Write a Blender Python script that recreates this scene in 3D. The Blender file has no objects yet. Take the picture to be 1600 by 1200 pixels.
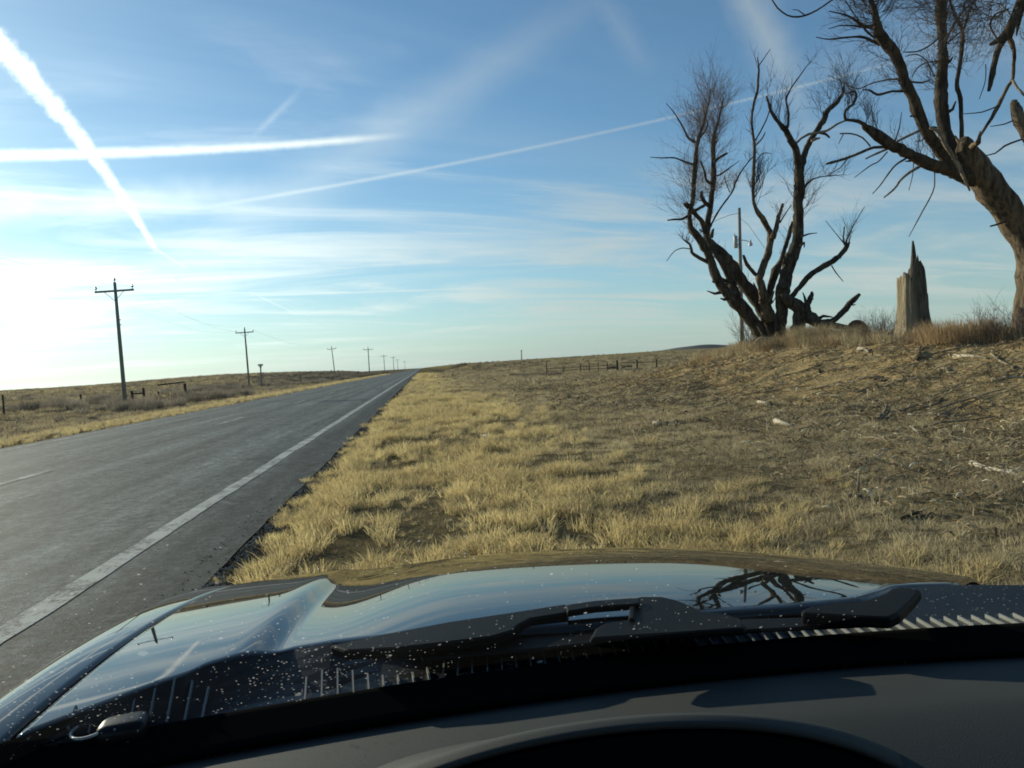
import bpy, bmesh, math, random
import numpy as np
from mathutils import Vector, Matrix, noise as mnoise

random.seed(7); np.random.seed(7)
R = math.radians
sc = bpy.context.scene
col = sc.collection

# ------------------------------------------------------------------ camera
EYE = Vector((0.0, 0.0, 1.2))
FPX = 1200.0                       # focal length in pixels of the 1600 px wide photograph
YAW, PITCH, ROLL = R(6.58), R(-1.58), R(3.3)
Fw = Vector((math.sin(YAW)*math.cos(PITCH), math.cos(YAW)*math.cos(PITCH), math.sin(PITCH)))
R0 = Vector((math.cos(YAW), -math.sin(YAW), 0.0))
U0 = R0.cross(Fw)
Rt = R0*math.cos(ROLL) - U0*math.sin(ROLL)
Up = U0*math.cos(ROLL) + R0*math.sin(ROLL)
cam_d = bpy.data.cameras.new('camera'); cam = bpy.data.objects.new('camera', cam_d); col.objects.link(cam)
cam.matrix_world = Matrix(((Rt.x, Up.x, -Fw.x, EYE.x), (Rt.y, Up.y, -Fw.y, EYE.y), (Rt.z, Up.z, -Fw.z, EYE.z), (0, 0, 0, 1)))
cam_d.sensor_width = 36.0; cam_d.lens = 36.0*FPX/1600.0
cam_d.clip_start = 0.02; cam_d.clip_end = 12000
sc.camera = cam
sc.render.engine = 'CYCLES'
sc.cycles.use_denoising = True
sc.cycles.filter_width = 1.8
sc.cycles.max_bounces = 8; sc.cycles.transparent_max_bounces = 24
sc.cycles.caustics_reflective = False; sc.cycles.caustics_refractive = False
sc.view_settings.view_transform = 'Standard'; sc.view_settings.look = 'None'
sc.view_settings.exposure = 0.16; sc.view_settings.gamma = 1.0
sc.view_settings.use_curve_mapping = False

def ray(px, py):                   # world direction of a pixel of the photograph
    return (Fw*FPX + Rt*(px-800.0) - Up*(py-600.0)).normalized()
def at_y(px, py, Y):
    d = ray(px, py); return EYE + d*((Y-EYE.y)/d.y)
def at_z(px, py, Z):
    d = ray(px, py); return EYE + d*((Z-EYE.z)/d.z)

# ------------------------------------------------------------------ world and sun
SUN_AZ, SUN_EL = R(-42.0), R(17.0)   # azimuth from +Y towards +X
SD = Vector((math.sin(SUN_AZ)*math.cos(SUN_EL), math.cos(SUN_AZ)*math.cos(SUN_EL), math.sin(SUN_EL)))
sun_d = bpy.data.lights.new('sun', 'SUN'); sun = bpy.data.objects.new('sun', sun_d); col.objects.link(sun)
sun_d.energy = 5.0; sun_d.angle = R(0.6); sun_d.color = (1.0, 0.905, 0.745)
sun.rotation_euler = SD.to_track_quat('Z', 'Y').to_euler(); sun.location = (-20, 10, 30)

world = bpy.data.worlds.new('World'); sc.world = world; world.use_nodes = True
wn, wl = world.node_tree.nodes, world.node_tree.links
wn.clear()
class NT:
    """small helper to write node maths"""
    def __init__(s, nodes, links): s.n, s.l = nodes, links
    def new(s, t, **kw):
        x = s.n.new(t)
        for k, v in kw.items(): setattr(x, k, v)
        return x
    def put(s, sock, v):
        if isinstance(v, bpy.types.NodeSocket): s.l.new(v, sock)
        elif v is not None:
            try: sock.default_value = v
            except Exception: sock.default_value = (v, v, v)
    def m(s, op, a, b=None, c=None, clamp=False):
        x = s.new('ShaderNodeMath', operation=op, use_clamp=clamp)
        s.put(x.inputs[0], a)
        if b is not None: s.put(x.inputs[1], b)
        if c is not None: s.put(x.inputs[2], c)
        return x.outputs[0]
    def vm(s, op, a, b=None, scale=None):
        x = s.new('ShaderNodeVectorMath', operation=op)
        s.put(x.inputs[0], a)
        if b is not None: s.put(x.inputs[1], b)
        if scale is not None: s.put(x.inputs['Scale'], scale)
        return x.outputs['Value'] if op in ('DOT_PRODUCT', 'LENGTH', 'DISTANCE') else x.outputs[0]
    def ss(s, v, lo, hi, a=0.0, b=1.0):
        x = s.new('ShaderNodeMapRange', interpolation_type='SMOOTHSTEP')
        s.put(x.inputs[0], v)
        for i, q in enumerate((lo, hi, a, b)): s.put(x.inputs[1+i], q)
        return x.outputs[0]
    def lin(s, v, lo, hi, a=0.0, b=1.0):
        x = s.new('ShaderNodeMapRange')
        s.put(x.inputs[0], v)
        for i, q in enumerate((lo, hi, a, b)): s.put(x.inputs[1+i], q)
        return x.outputs[0]
    def noise(s, vec, scale, detail=4, rough=0.55, dist=0.0, color=False):
        x = s.new('ShaderNodeTexNoise')
        s.put(x.inputs['Vector'], vec); s.put(x.inputs['Scale'], scale); s.put(x.inputs['Detail'], detail)
        s.put(x.inputs['Roughness'], rough); s.put(x.inputs['Distortion'], dist)
        return x.outputs['Color' if color else 'Fac']
    def mix(s, f, a, b, blend='MIX'):
        x = s.new('ShaderNodeMix', data_type='RGBA', blend_type=blend)
        s.put(x.inputs[0], f); s.put(x.inputs[6], a); s.put(x.inputs[7], b)
        return x.outputs[2]
    def sep(s, v):
        x = s.new('ShaderNodeSeparateXYZ'); s.put(x.inputs[0], v); return x.outputs
    def comb(s, a, b, c):
        x = s.new('ShaderNodeCombineXYZ')
        s.put(x.inputs[0], a); s.put(x.inputs[1], b); s.put(x.inputs[2], c); return x.outputs[0]

W = NT(wn, wl)
sky = W.new('ShaderNodeTexSky', sky_type='NISHITA'); sky.sun_disc = False
sky.sun_elevation = SUN_EL; sky.sun_rotation = SUN_AZ
sky.altitude = 900; sky.air_density = 1.0; sky.dust_density = 0.6; sky.ozone_density = 2.0
tc = W.new('ShaderNodeTexCoord'); D = W.vm('NORMALIZE', tc.outputs['Generated'])
dx, dy, dz = W.sep(D)
SKYT = W.mix(1.0, sky.outputs[0], (0.74, 0.98, 1.12, 1), 'MULTIPLY')
# pale blue haze low down
elev = W.m('MAXIMUM', dz, 0.0)
lowf = W.m('POWER', W.m('SUBTRACT', 1.0, elev, clamp=True), 9.0)
sunang = W.vm('DOT_PRODUCT', D, tuple(SD))
near_sun = W.ss(sunang, 0.55, 1.0)
near_sun2 = W.m('POWER', W.m('MAXIMUM', sunang, 0.0), 14.0)
# clouds, on a flat layer high above
den = W.m('ADD', W.m('MAXIMUM', dz, 0.0), 0.09)
cx = W.m('DIVIDE', dx, den); cy = W.m('DIVIDE', dy, den)
def rot2(a):
    return (W.m('ADD', W.m('MULTIPLY', cx, math.cos(a)), W.m('MULTIPLY', cy, math.sin(a))),
            W.m('SUBTRACT', W.m('MULTIPLY', cy, math.cos(a)), W.m('MULTIPLY', cx, math.sin(a))))
ux, uy = rot2(R(12))
v1 = W.comb(W.m('MULTIPLY', ux, 0.28), W.m('MULTIPLY', uy, 0.75), 3.1)
n1 = W.noise(v1, 1.6, 7, 0.58, 0.9)
v2 = W.comb(W.m('MULTIPLY', ux, 0.9), W.m('MULTIPLY', uy, 2.6), 7.7)
n2 = W.noise(v2, 2.2, 6, 0.62, 0.6)
cir = W.ss(W.m('ADD', W.m('MULTIPLY', n1, 0.75), W.m('MULTIPLY', n2, 0.25)), 0.47, 0.70)
lowband = W.m('MULTIPLY', W.ss(dz, 0.01, 0.07), W.ss(dz, 0.30, 0.10))
cir_low = W.m('MULTIPLY', W.ss(n1, 0.42, 0.62), lowband)
cir = W.m('MULTIPLY', cir, W.ss(dz, 0.50, 0.22))
cirf = W.m('ADD', W.m('MULTIPLY', cir, 0.30), W.m('MULTIPLY', cir_low, 0.36), clamp=True)

def band(p, q, w0, w1, curve=0.0, soft=0.35, t0=0.0, t1=1.0, f0=0.02, f1=0.1, rag=0.15, ragscale=40.0, lead=1.0):
    """a streak on the sky sphere between two directions; w in radians at both ends"""
    a, b = ray(*p), ray(*q)
    n = a.cross(b).normalized(); e = n.cross(a).normalized()
    L = math.atan2(b.dot(e), b.dot(a))
    t = W.m('DIVIDE', W.m('ARCTAN2', W.vm('DOT_PRODUCT', D, tuple(e)), W.vm('DOT_PRODUCT', D, tuple(a))), L)
    s = W.vm('DOT_PRODUCT', D, tuple(n))
    # bow: 4 t (1-t) curve
    bow = W.m('MULTIPLY', W.m('MULTIPLY', t, W.m('SUBTRACT', 1.0, t)), 4*curve)
    s = W.m('SUBTRACT', s, bow)
    ww = W.m('MAXIMUM', W.lin(t, 0, 1, w0, w1), 0.0003)
    ns = W.noise(D, ragscale, 4, 0.65)
    r = W.m('ADD', W.m('DIVIDE', W.m('ABSOLUTE', s), ww), W.m('MULTIPLY', W.m('SUBTRACT', ns, 0.5), rag*4))
    body = W.ss(r, 1.0, soft, 0.0, 1.0)
    ends = W.m('MULTIPLY', W.ss(t, t0-f0, t0+f0), W.ss(t, t1+f1, t1-f1))
    return W.m('MULTIPLY', body, ends)
px = 1.0/FPX
A = band((8, 78), (246, 395), 21*px, 5*px, curve=-9*px, soft=-0.15, t0=-0.6, t1=0.98, f0=0.1, f1=0.03, rag=0.30, ragscale=75)
A2 = band((230, 380), (300, 425), 3*px, 2*px, soft=-0.2, t0=0.0, t1=0.9, f0=0.2, f1=0.3, rag=0.2)
B = band((0, 243), (640, 210), 11*px, 8*px, curve=6*px, soft=-0.1, t0=-0.5, t1=0.90, f0=0.05, f1=0.13, rag=0.10, ragscale=70)
Cc = band((330, 322), (1420, 92), 5.5*px, 3.2*px, curve=13*px, soft=-0.3, t0=0.02, t1=0.98, f0=0.10, f1=0.12, rag=0.1, ragscale=60)
Dd = band((330, 464), (800, 449), 3.4*px, 2.4*px, soft=0.0, t0=0.1, t1=0.9, f0=0.1, f1=0.15)
G = band((390, 456), (470, 494), 2.6*px, 2*px, soft=0.0, t0=0.0, t1=0.9)
E = band((330, 380), (900, 20), 75*px, 55*px, soft=-0.3, t0=0.0, t1=1.0, f0=0.2, f1=0.3, rag=0.28, ragscale=5)
Fh = band((405, 205), (470, 140), 7*px, 10*px, soft=-0.4, t0=0.0, t1=0.9, f0=0.3, f1=0.35, rag=0.45, ragscale=22)
H1 = band((1140, -60), (1280, 230), 48*px, 40*px, soft=-0.4, t0=0.0, t1=0.8, f0=0.2, f1=0.4, rag=0.4, ragscale=9)
H2 = band((1230, 120), (1600, 60), 70*px, 90*px, soft=-0.5, t0=0.0, t1=1.2, f0=0.3, f1=0.4, rag=0.4, ragscale=7)
I1 = band((-60, 425), (1250, 375), 42*px, 26*px, soft=-0.6, t0=0.0, t1=1.0, f0=0.1, f1=0.1, rag=0.5, ragscale=5)
J1 = band((940, 0), (1000, 90), 40*px, 30*px, soft=-0.6, t0=-0.2, t1=1.0, f0=0.2, f1=0.5, rag=0.5, ragscale=8)
K1 = band((-80, 335), (420, 300), 30*px, 40*px, soft=-0.7, t0=0.0, t1=1.0, f0=0.1, f1=0.3, rag=0.55, ragscale=7)
def mx(*a):
    r = a[0]
    for b in a[1:]: r = W.m('MAXIMUM', r, b)
    return r
def sc_(v, k): return W.m('MULTIPLY', v, k)
tr = mx(sc_(A, 0.96), sc_(A2, 0.3), sc_(B, 0.80), sc_(Cc, 0.36), sc_(Dd, 0.30), sc_(G, 0.22))
soft_ = W.m('ADD', mx(sc_(E, 0.19), sc_(Fh, 0.17), sc_(H1, 0.42), sc_(H2, 0.16), sc_(J1, 0.20)), W.m('ADD', sc_(I1, 0.40), sc_(K1, 0.38)))
veil = W.noise(v1, 0.9, 5, 0.6, 0.5)
soft_ = W.m('ADD', soft_, W.ss(veil, 0.42, 0.78, 0.0, 0.12))
cov = W.m('SUBTRACT', 1.0, W.m('MULTIPLY', W.m('SUBTRACT', 1.0, tr), W.m('MULTIPLY', W.m('SUBTRACT', 1.0, cirf), W.m('SUBTRACT', 1.0, soft_, clamp=True))), clamp=True)
cb = W.m('ADD', 5.2, W.m('ADD', W.m('MULTIPLY', near_sun, 6.0), W.m('MULTIPLY', near_sun2, 9.0)))
ccol = W.vm('SCALE', (1.0, 1.04, 1.05), scale=cb)
hz = W.m('ADD', 4.2, W.m('ADD', W.m('MULTIPLY', near_sun, 2.4), W.m('MULTIPLY', near_sun2, 3.0)))
hcol = W.vm('SCALE', (0.84, 1.01, 1.10), scale=hz)
c0 = W.mix(W.m('MULTIPLY', lowf, 0.80), SKYT, hcol)
c1 = W.mix(cov, c0, ccol)
bg = W.new('ShaderNodeBackground'); W.put(bg.inputs[0], c1); bg.inputs[1].default_value = 0.109
wo = W.new('ShaderNodeOutputWorld'); wl.new(bg.outputs[0], wo.inputs[0])

# ------------------------------------------------------------------ helpers
def tag(o, label=None, cat=None, group=None, kind=None):
    if label: o['label'] = label
    if cat: o['category'] = cat
    if group: o['group'] = group
    if kind: o['kind'] = kind
    return o
def empty(name, loc=(0, 0, 0)):
    o = bpy.data.objects.new(name, None); col.objects.link(o); o.location = loc; o.empty_display_size = 0.2
    return o
def link(name, me, mat=None, parent=None, smooth=True):
    o = bpy.data.objects.new(name, me); col.objects.link(o)
    if mat: me.materials.append(mat)
    if smooth and len(me.polygons): me.polygons.foreach_set('use_smooth', np.ones(len(me.polygons), dtype=bool))
    if parent:
        o.parent = parent; o.location = tuple(-c for c in origin_of(parent))
    return o
def origin_of(p):
    v = Vector(p.location)
    q = p.parent
    while q: v += Vector(q.location); q = q.parent
    return v
def mesh_np(name, V, F):
    me = bpy.data.meshes.new(name); me.from_pydata([tuple(v) for v in V], [], F); me.update(); return me
class MB:
    def __init__(s): s.v, s.f = [], []
    def add(s, vs, fs):
        b = len(s.v); s.v += [tuple(v) for v in vs]; s.f += [tuple(b+i for i in f) for f in fs]; return s
    def box(s, c, d, rz=0, rx=0, ry=0):
        M = Matrix.Rotation(rz, 3, 'Z') @ Matrix.Rotation(ry, 3, 'Y') @ Matrix.Rotation(rx, 3, 'X')
        vs = [Vector(c) + M @ Vector((sx*d[0]/2, sy*d[1]/2, sz*d[2]/2)) for sx in (-1, 1) for sy in (-1, 1) for sz in (-1, 1)]
        return s.add(vs, [(0, 1, 3, 2), (4, 6, 7, 5), (0, 4, 5, 1), (2, 3, 7, 6), (0, 2, 6, 4), (1, 5, 7, 3)])
    def tube(s, pts, rad, n=8, rough=0.0, cap=True, seed=0, flat=1.0):
        pts = [Vector(p) for p in pts]; L = len(pts)
        rr = rad if hasattr(rad, '__len__') else [rad]*L
        up = Vector((0.13, 0.91, 0.37)); base = len(s.v); prev = None
        for i, p in enumerate(pts):
            t = (pts[min(i+1, L-1)]-pts[max(i-1, 0)])
            t = t.normalized() if t.length > 1e-9 else Vector((0, 0, 1))
            if prev is None:
                a = t.cross(up)
                if a.length < 1e-3: a = t.cross(Vector((1, 0, 0)))
                a.normalize()
            else:
                a = (prev - t*prev.dot(t)).normalized()
            prev = a; b = t.cross(a)
            for k in range(n):
                an = 2*math.pi*k/n; r = rr[i]
                if rough:
                    q = Vector((math.cos(an)*1.7, math.sin(an)*1.7, 0)) + Vector((seed*3.1, i*0.45, seed))
                    r *= 1 + rough*mnoise.noise(q) + rough*0.5*mnoise.noise(q*2.7)
                s.v.append(tuple(p + a*math.cos(an)*r + b*math.sin(an)*r*flat))
        for i in range(L-1):
            for k in range(n):
                a0 = base+i*n+k; a1 = base+i*n+(k+1) % n
                s.f.append((a0, a1, a1+n, a0+n))
        if cap:
            s.f.append(tuple(base+k for k in reversed(range(n)))); s.f.append(tuple(base+(L-1)*n+k for k in range(n)))
        return s
    def build(s, name, mat=None, parent=None, smooth=True):
        me = bpy.data.meshes.new(name); me.from_pydata(s.v, [], s.f); me.update()
        return link(name, me, mat, parent, smooth)
def bevel(o, w=0.004, seg=2):
    m = o.modifiers.new('bevel', 'BEVEL'); m.width = w; m.segments = seg; m.limit_method = 'ANGLE'; m.angle_limit = R(35); return o
def crspline(P, step):
    """Catmull-Rom through rows (x,y,z,r) resampled"""
    P = [np.array(p, float) for p in P]; out = []
    for i in range(len(P)-1):
        p0 = P[max(i-1, 0)]; p1 = P[i]; p2 = P[i+1]; p3 = P[min(i+2, len(P)-1)]
        n = max(2, int(np.linalg.norm((p2-p1)[:3])/step))
        for k in range(n):
            t = k/n
            out.append(0.5*((2*p1)+(-p0+p2)*t+(2*p0-5*p1+4*p2-p3)*t*t+(-p0+3*p1-3*p2+p3)*t**3))
    out.append(P[-1]); return out

def mat(name, rgb=(0.5, 0.5, 0.5), rough=0.7, build=None, **kw):
    m = bpy.data.materials.new(name); m.use_nodes = True
    n = NT(m.node_tree.nodes, m.node_tree.links); b = m.node_tree.nodes['Principled BSDF']
    b.inputs['Base Color'].default_value = (*rgb, 1); b.inputs['Roughness'].default_value = rough
    for k, v in kw.items(): b.inputs[k].default_value = v
    if build: build(n, b)
    return m
def wpos(n): return n.new('ShaderNodeNewGeometry').outputs['Position']
def opos(n): return n.new('ShaderNodeTexCoord').outputs['Object']
def bump(n, b, h, strength=0.5, dist=0.01):
    x = n.new('ShaderNodeBump'); x.inputs['Strength'].default_value = strength; x.inputs['Distance'].default_value = dist
    n.put(x.inputs['Height'], h); n.l.new(x.outputs[0], b.inputs['Normal'])

# ------------------------------------------------------------------ terrain
def sst(x, a, b):
    t = np.clip((x-a)/(b-a), 0, 1); return t*t*(3-2*t)
XR, XL = -1.36, -9.0                 # asphalt edges
_off = np.random.RandomState(3).rand(40, 2)*100
def vnoise(x, y, s, k=0):
    """cheap smooth value noise, vectorised"""
    x = np.asarray(x, float)*s+_off[k, 0]; y = np.asarray(y, float)*s+_off[k, 1]
    xi, yi = np.floor(x), np.floor(y); fx, fy = x-xi, y-yi
    fx = fx*fx*(3-2*fx); fy = fy*fy*(3-2*fy)
    def h(a, b):
        v = np.sin(a*127.1+b*311.7+k*17.3)*43758.5453; return v-np.floor(v)
    return (h(xi, yi)*(1-fx)+h(xi+1, yi)*fx)*(1-fy)+(h(xi, yi+1)*(1-fx)+h(xi+1, yi+1)*fx)*fy-0.5
def height(x, y):
    x = np.asarray(x, float); y = np.asarray(y, float)
    z = np.zeros(np.broadcast(x, y).shape)
    # the bank on the right with the tree row on top
    crest = np.interp(y, [-40, 0, 9, 14, 17.5, 21, 25, 29, 34, 42, 52], [1.0, 1.05, 1.12, 1.16, 1.15, 1.24, 1.62, 1.25, 0.50, 0.25, 0.0])
    xq = x-1.9*sst(y, 19.5, 25)
    prof = sst(xq, 2.6, 11.6)*0.55 + sst(xq, 6.0, 11.2)*0.45
    z = z + crest*prof*(1-0.35*sst(x, 13.5, 22))
    z = z + 0.42*np.exp(-((x-17.2)/4.5)**2-((y-37)/5.0)**2)
    # dip then a long rise on the right
    z = z + sst(x, 3, 14)*(-0.55*sst(y, 45, 75))
    z = z + sst(x, 6, 16)*(2.6*sst(y, 110, 280)) + sst(x, 20, 120)*0.5*sst(y, 150, 400)
    # left: verge, shallow ditch, field rising away
    z = z - 0.25*sst(-x, 10.2, 13)*(1-sst(-x, 17, 21))
    z = z + sst(-x, 19, 60)*0.45 + sst(-x, 15, 34)*sst(y, 70, 170)*(1.7-0.9*sst(-x/np.maximum(y, 1), 0.22, 0.45))*(1-sst(y, 330, 420))
    # small lumps away from the road
    off = sst(x, XR+0.2, XR+2.2)+sst(-x, 9.6, 12)
    z = z + off*(0.10*vnoise(x, y, 0.45, 1)+0.06*vnoise(x, y, 1.3, 2)+0.035*vnoise(x, y, 3.3, 3))
    z = z + off*sst(np.abs(x)+np.abs(y)*0.3, 20, 200)*(0.5*vnoise(x, y, 0.02, 4)+0.25*vnoise(x, y, 0.07, 5))
    bankm = sst(x, 4, 7)*(1-sst(y, 34, 50))
    z = z + bankm*(0.10*vnoise(x, y, 2.0, 6)+0.05*vnoise(x, y, 5.0, 7))
    # road bed
    bed = sst(x, XL-0.5, XL-0.05)*(1-sst(x, XR+0.05, XR+0.4))
    z = z*(1-bed) - 0.014*bed
    z = z + 0.05*sst(x, XR+0.25, XR+0.7)*(1-sst(x, 2.5, 5))
    return z
def H(x, y): return float(height(np.array([x]), np.array([y]))[0])

def axis(parts):
    out = []
    for a, b, n in parts: out += list(np.linspace(a, b, n, endpoint=False))
    return out
def gspace(a, b, n):  # geometric spacing
    return list(np.geomspace(a, b, n, endpoint=False))
xs = [-v for v in reversed(gspace(22, 5000, 70))] + axis([(-22, -9.6, 50), (-9.6, -8.8, 12), (-8.8, -1.6, 6), (-1.6, 16, 190), (16, 30, 40)]) + gspace(30, 5000, 80) + [5000]
ys = [-v for v in reversed(gspace(4, 400, 20))] + axis([(-4, 3, 20), (3, 30, 260), (30, 70, 120)]) + gspace(70, 6000, 170) + [6000]
xs, ys = np.array(xs), np.array(ys)
GX, GY = np.meshgrid(xs, ys); GZ = height(GX, GY)
V = np.stack([GX.ravel(), GY.ravel(), GZ.ravel()], 1); nx, ny = len(xs), len(ys)
idx = np.arange(nx*ny).reshape(ny, nx)
Fq = np.stack([idx[:-1, :-1].ravel(), idx[:-1, 1:].ravel(), idx[1:, 1:].ravel(), idx[1:, :-1].ravel()], 1)
me = bpy.data.meshes.new('ground'); me.vertices.add(len(V)); me.vertices.foreach_set('co', V.ravel().astype(np.float32))
me.loops.add(Fq.size); me.loops.foreach_set('vertex_index', Fq.ravel().astype(np.int32))
me.polygons.add(len(Fq)); me.polygons.foreach_set('loop_start', np.arange(0, Fq.size, 4, dtype=np.int32))
me.polygons.foreach_set('loop_total', np.full(len(Fq), 4, dtype=np.int32)); me.update(calc_edges=True)

def ground_mat(n, b):
    P = wpos(n); X, Y, Z = n.sep(P)
    big = n.noise(P, 0.35, 4, 0.6); mid = n.noise(P, 2.2, 5, 0.65); fine = n.noise(P, 14, 5, 0.7); vf = n.noise(P, 70, 3, 0.7)
    straw = n.mix(fine, (0.07, 0.056, 0.03, 1), (0.24, 0.195, 0.10, 1))
    grey = n.mix(n.ss(fine, 0.3, 0.7), (0.09, 0.075, 0.042, 1), (0.40, 0.32, 0.18, 1))
    dirt = n.mix(n.ss(fine, 0.35, 0.65), (0.30, 0.215, 0.10, 1), (0.62, 0.46, 0.23, 1))
    # verge straw towards grey litter with distance from the road
    f = n.ss(n.m('ADD', X, n.m('MULTIPLY', n.m('SUBTRACT', mid, 0.5), 4.0)), 0.5, 5.0)
    c = n.mix(f, straw, grey)
    dm = n.m('MULTIPLY', n.ss(X, 5.4, 7.2), n.ss(X, 14.5, 11.0))
    dm = n.m('MULTIPLY', dm, n.ss(Y, 42, 26))
    dm = n.m('MULTIPLY', dm, n.ss(n.m('ADD', n.m('MULTIPLY', big, 0.6), n.m('MULTIPLY', mid, 0.4)), 0.42, 0.52))
    c = n.mix(n.m('MULTIPLY', dm, 0.9), c, dirt)
    # far fields
    fy = n.ss(n.m('ADD', Y, n.m('ABSOLUTE', X)), 45, 90)
    fn = n.noise(n.vm('MULTIPLY', P, (0.03, 0.10, 0.05)), 1.0, 6, 0.65); fn2 = n.noise(P, 0.8, 6, 0.75)
    field = n.mix(n.ss(fn, 0.35, 0.65), (0.08, 0.068, 0.042, 1), (0.20, 0.165, 0.09, 1))
    field = n.mix(n.m('MULTIPLY', n.ss(fn2, 0.45, 0.66), 0.6), field, (0.04, 0.036, 0.026, 1))
    tan = n.m('MULTIPLY', n.ss(Y, 190, 270), n.ss(X, 6, 20))
    field = n.mix(n.m('MULTIPLY', tan, 0.8), field, (0.32, 0.26, 0.135, 1))
    c = n.mix(n.m('MULTIPLY', fy, n.ss(n.m('ABSOLUTE', n.m('ADD', X, 5.2)), 6.4, 10.0)), c, field)
    lf = n.m('MULTIPLY', n.ss(X, -10.4, -12.0), 0.85)
    c = n.mix(lf, c, n.mix(n.ss(n.noise(P, 1.1, 7, 0.78), 0.35, 0.65), (0.08, 0.068, 0.048, 1), (0.30, 0.255, 0.18, 1)))
    soil = n.m('MULTIPLY', n.ss(X, -1.5, -1.4), n.ss(X, -0.95, -1.22))
    c = n.mix(n.m('MULTIPLY', soil, 0.85), c, (0.022, 0.019, 0.015, 1))
    n.put(b.inputs['Base Color'], c)
    hh = n.m('ADD', n.m('MULTIPLY', mid, 0.9), n.m('ADD', n.m('MULTIPLY', fine, 0.5), n.m('MULTIPLY', vf, 0.2)))
    bump(n, b, hh, 1.0, 0.12)
M_ground = mat('ground_soil', rough=0.95, build=ground_mat)
M_ground.node_tree.nodes['Principled BSDF'].inputs['Specular IOR Level'].default_value = 0.0
tag(link('ground', me, M_ground), kind='structure')

# distant hills on the right
mb = MB()
def hillz(t): return 22*math.exp(-((t-0.30)/0.10)**2)+14*math.exp(-((t-0.62)/0.3)**2)+9*math.exp(-((t-0.2)/0.2)**2)
a0, b0 = at_y(960, 556, 4200), at_y(1420, 530, 4200); N = 60
for i in range(N+1):
    t = i/N; x = a0.x+(b0.x-a0.x)*t; zz = hillz(t)*1.15*min(1, t*8)*min(1, (1-t)*6)+1.5*mnoise.noise(Vector((t*20, 0, 0)))
    mb.v += [(x, 4100, -2), (x, 4200, 3+zz), (x, 4500, 3+zz*0.9), (x, 4700, -2)]
for i in range(N):
    for k in range(3):
        a = i*4+k; mb.f.append((a, a+4, a+5, a+1))
M_hill = mat('far_hill', (0.075, 0.085, 0.085), 1.0, build=lambda n, b: n.put(b.inputs['Base Color'], n.mix(n.noise(wpos(n), 0.01, 5), (0.06, 0.07, 0.07, 1), (0.12, 0.12, 0.11, 1))))
tag(mb.build('hills', M_hill), kind='structure')

# ------------------------------------------------------------------ road
def strip(name, x0, x1, y0, y1, z, ny_=400, wob=0.0, mat_=None, seedk=8, geo=True, nxs=6):
    yy = np.concatenate([np.linspace(y0, min(y1, 60), ny_), np.geomspace(60.5, y1, 120)]) if (y1 > 61 and geo) else np.linspace(y0, y1, ny_)
    V, F = [], []
    for j, y in enumerate(yy):
        w1 = wob*(vnoise(0, y, 1.2, seedk)+0.6*vnoise(3, y, 4.0, seedk+1)); w0 = wob*(vnoise(5, y, 1.1, seedk+2)+0.6*vnoise(9, y, 4.3, seedk+3))
        for i in range(nxs+1):
            t = i/nxs; V.append((x0-float(w0)+(x1-x0+float(w0)+float(w1))*t, y, z+0.02*(1-((x0+(x1-x0)*t+5.2)/4.2)**2)))
    for j in range(len(yy)-1):
        for i in range(nxs):
            a = j*(nxs+1)+i; F.append((a, a+1, a+nxs+2, a+nxs+1))
    return link(name, mesh_np(name, V, F), mat_)
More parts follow.
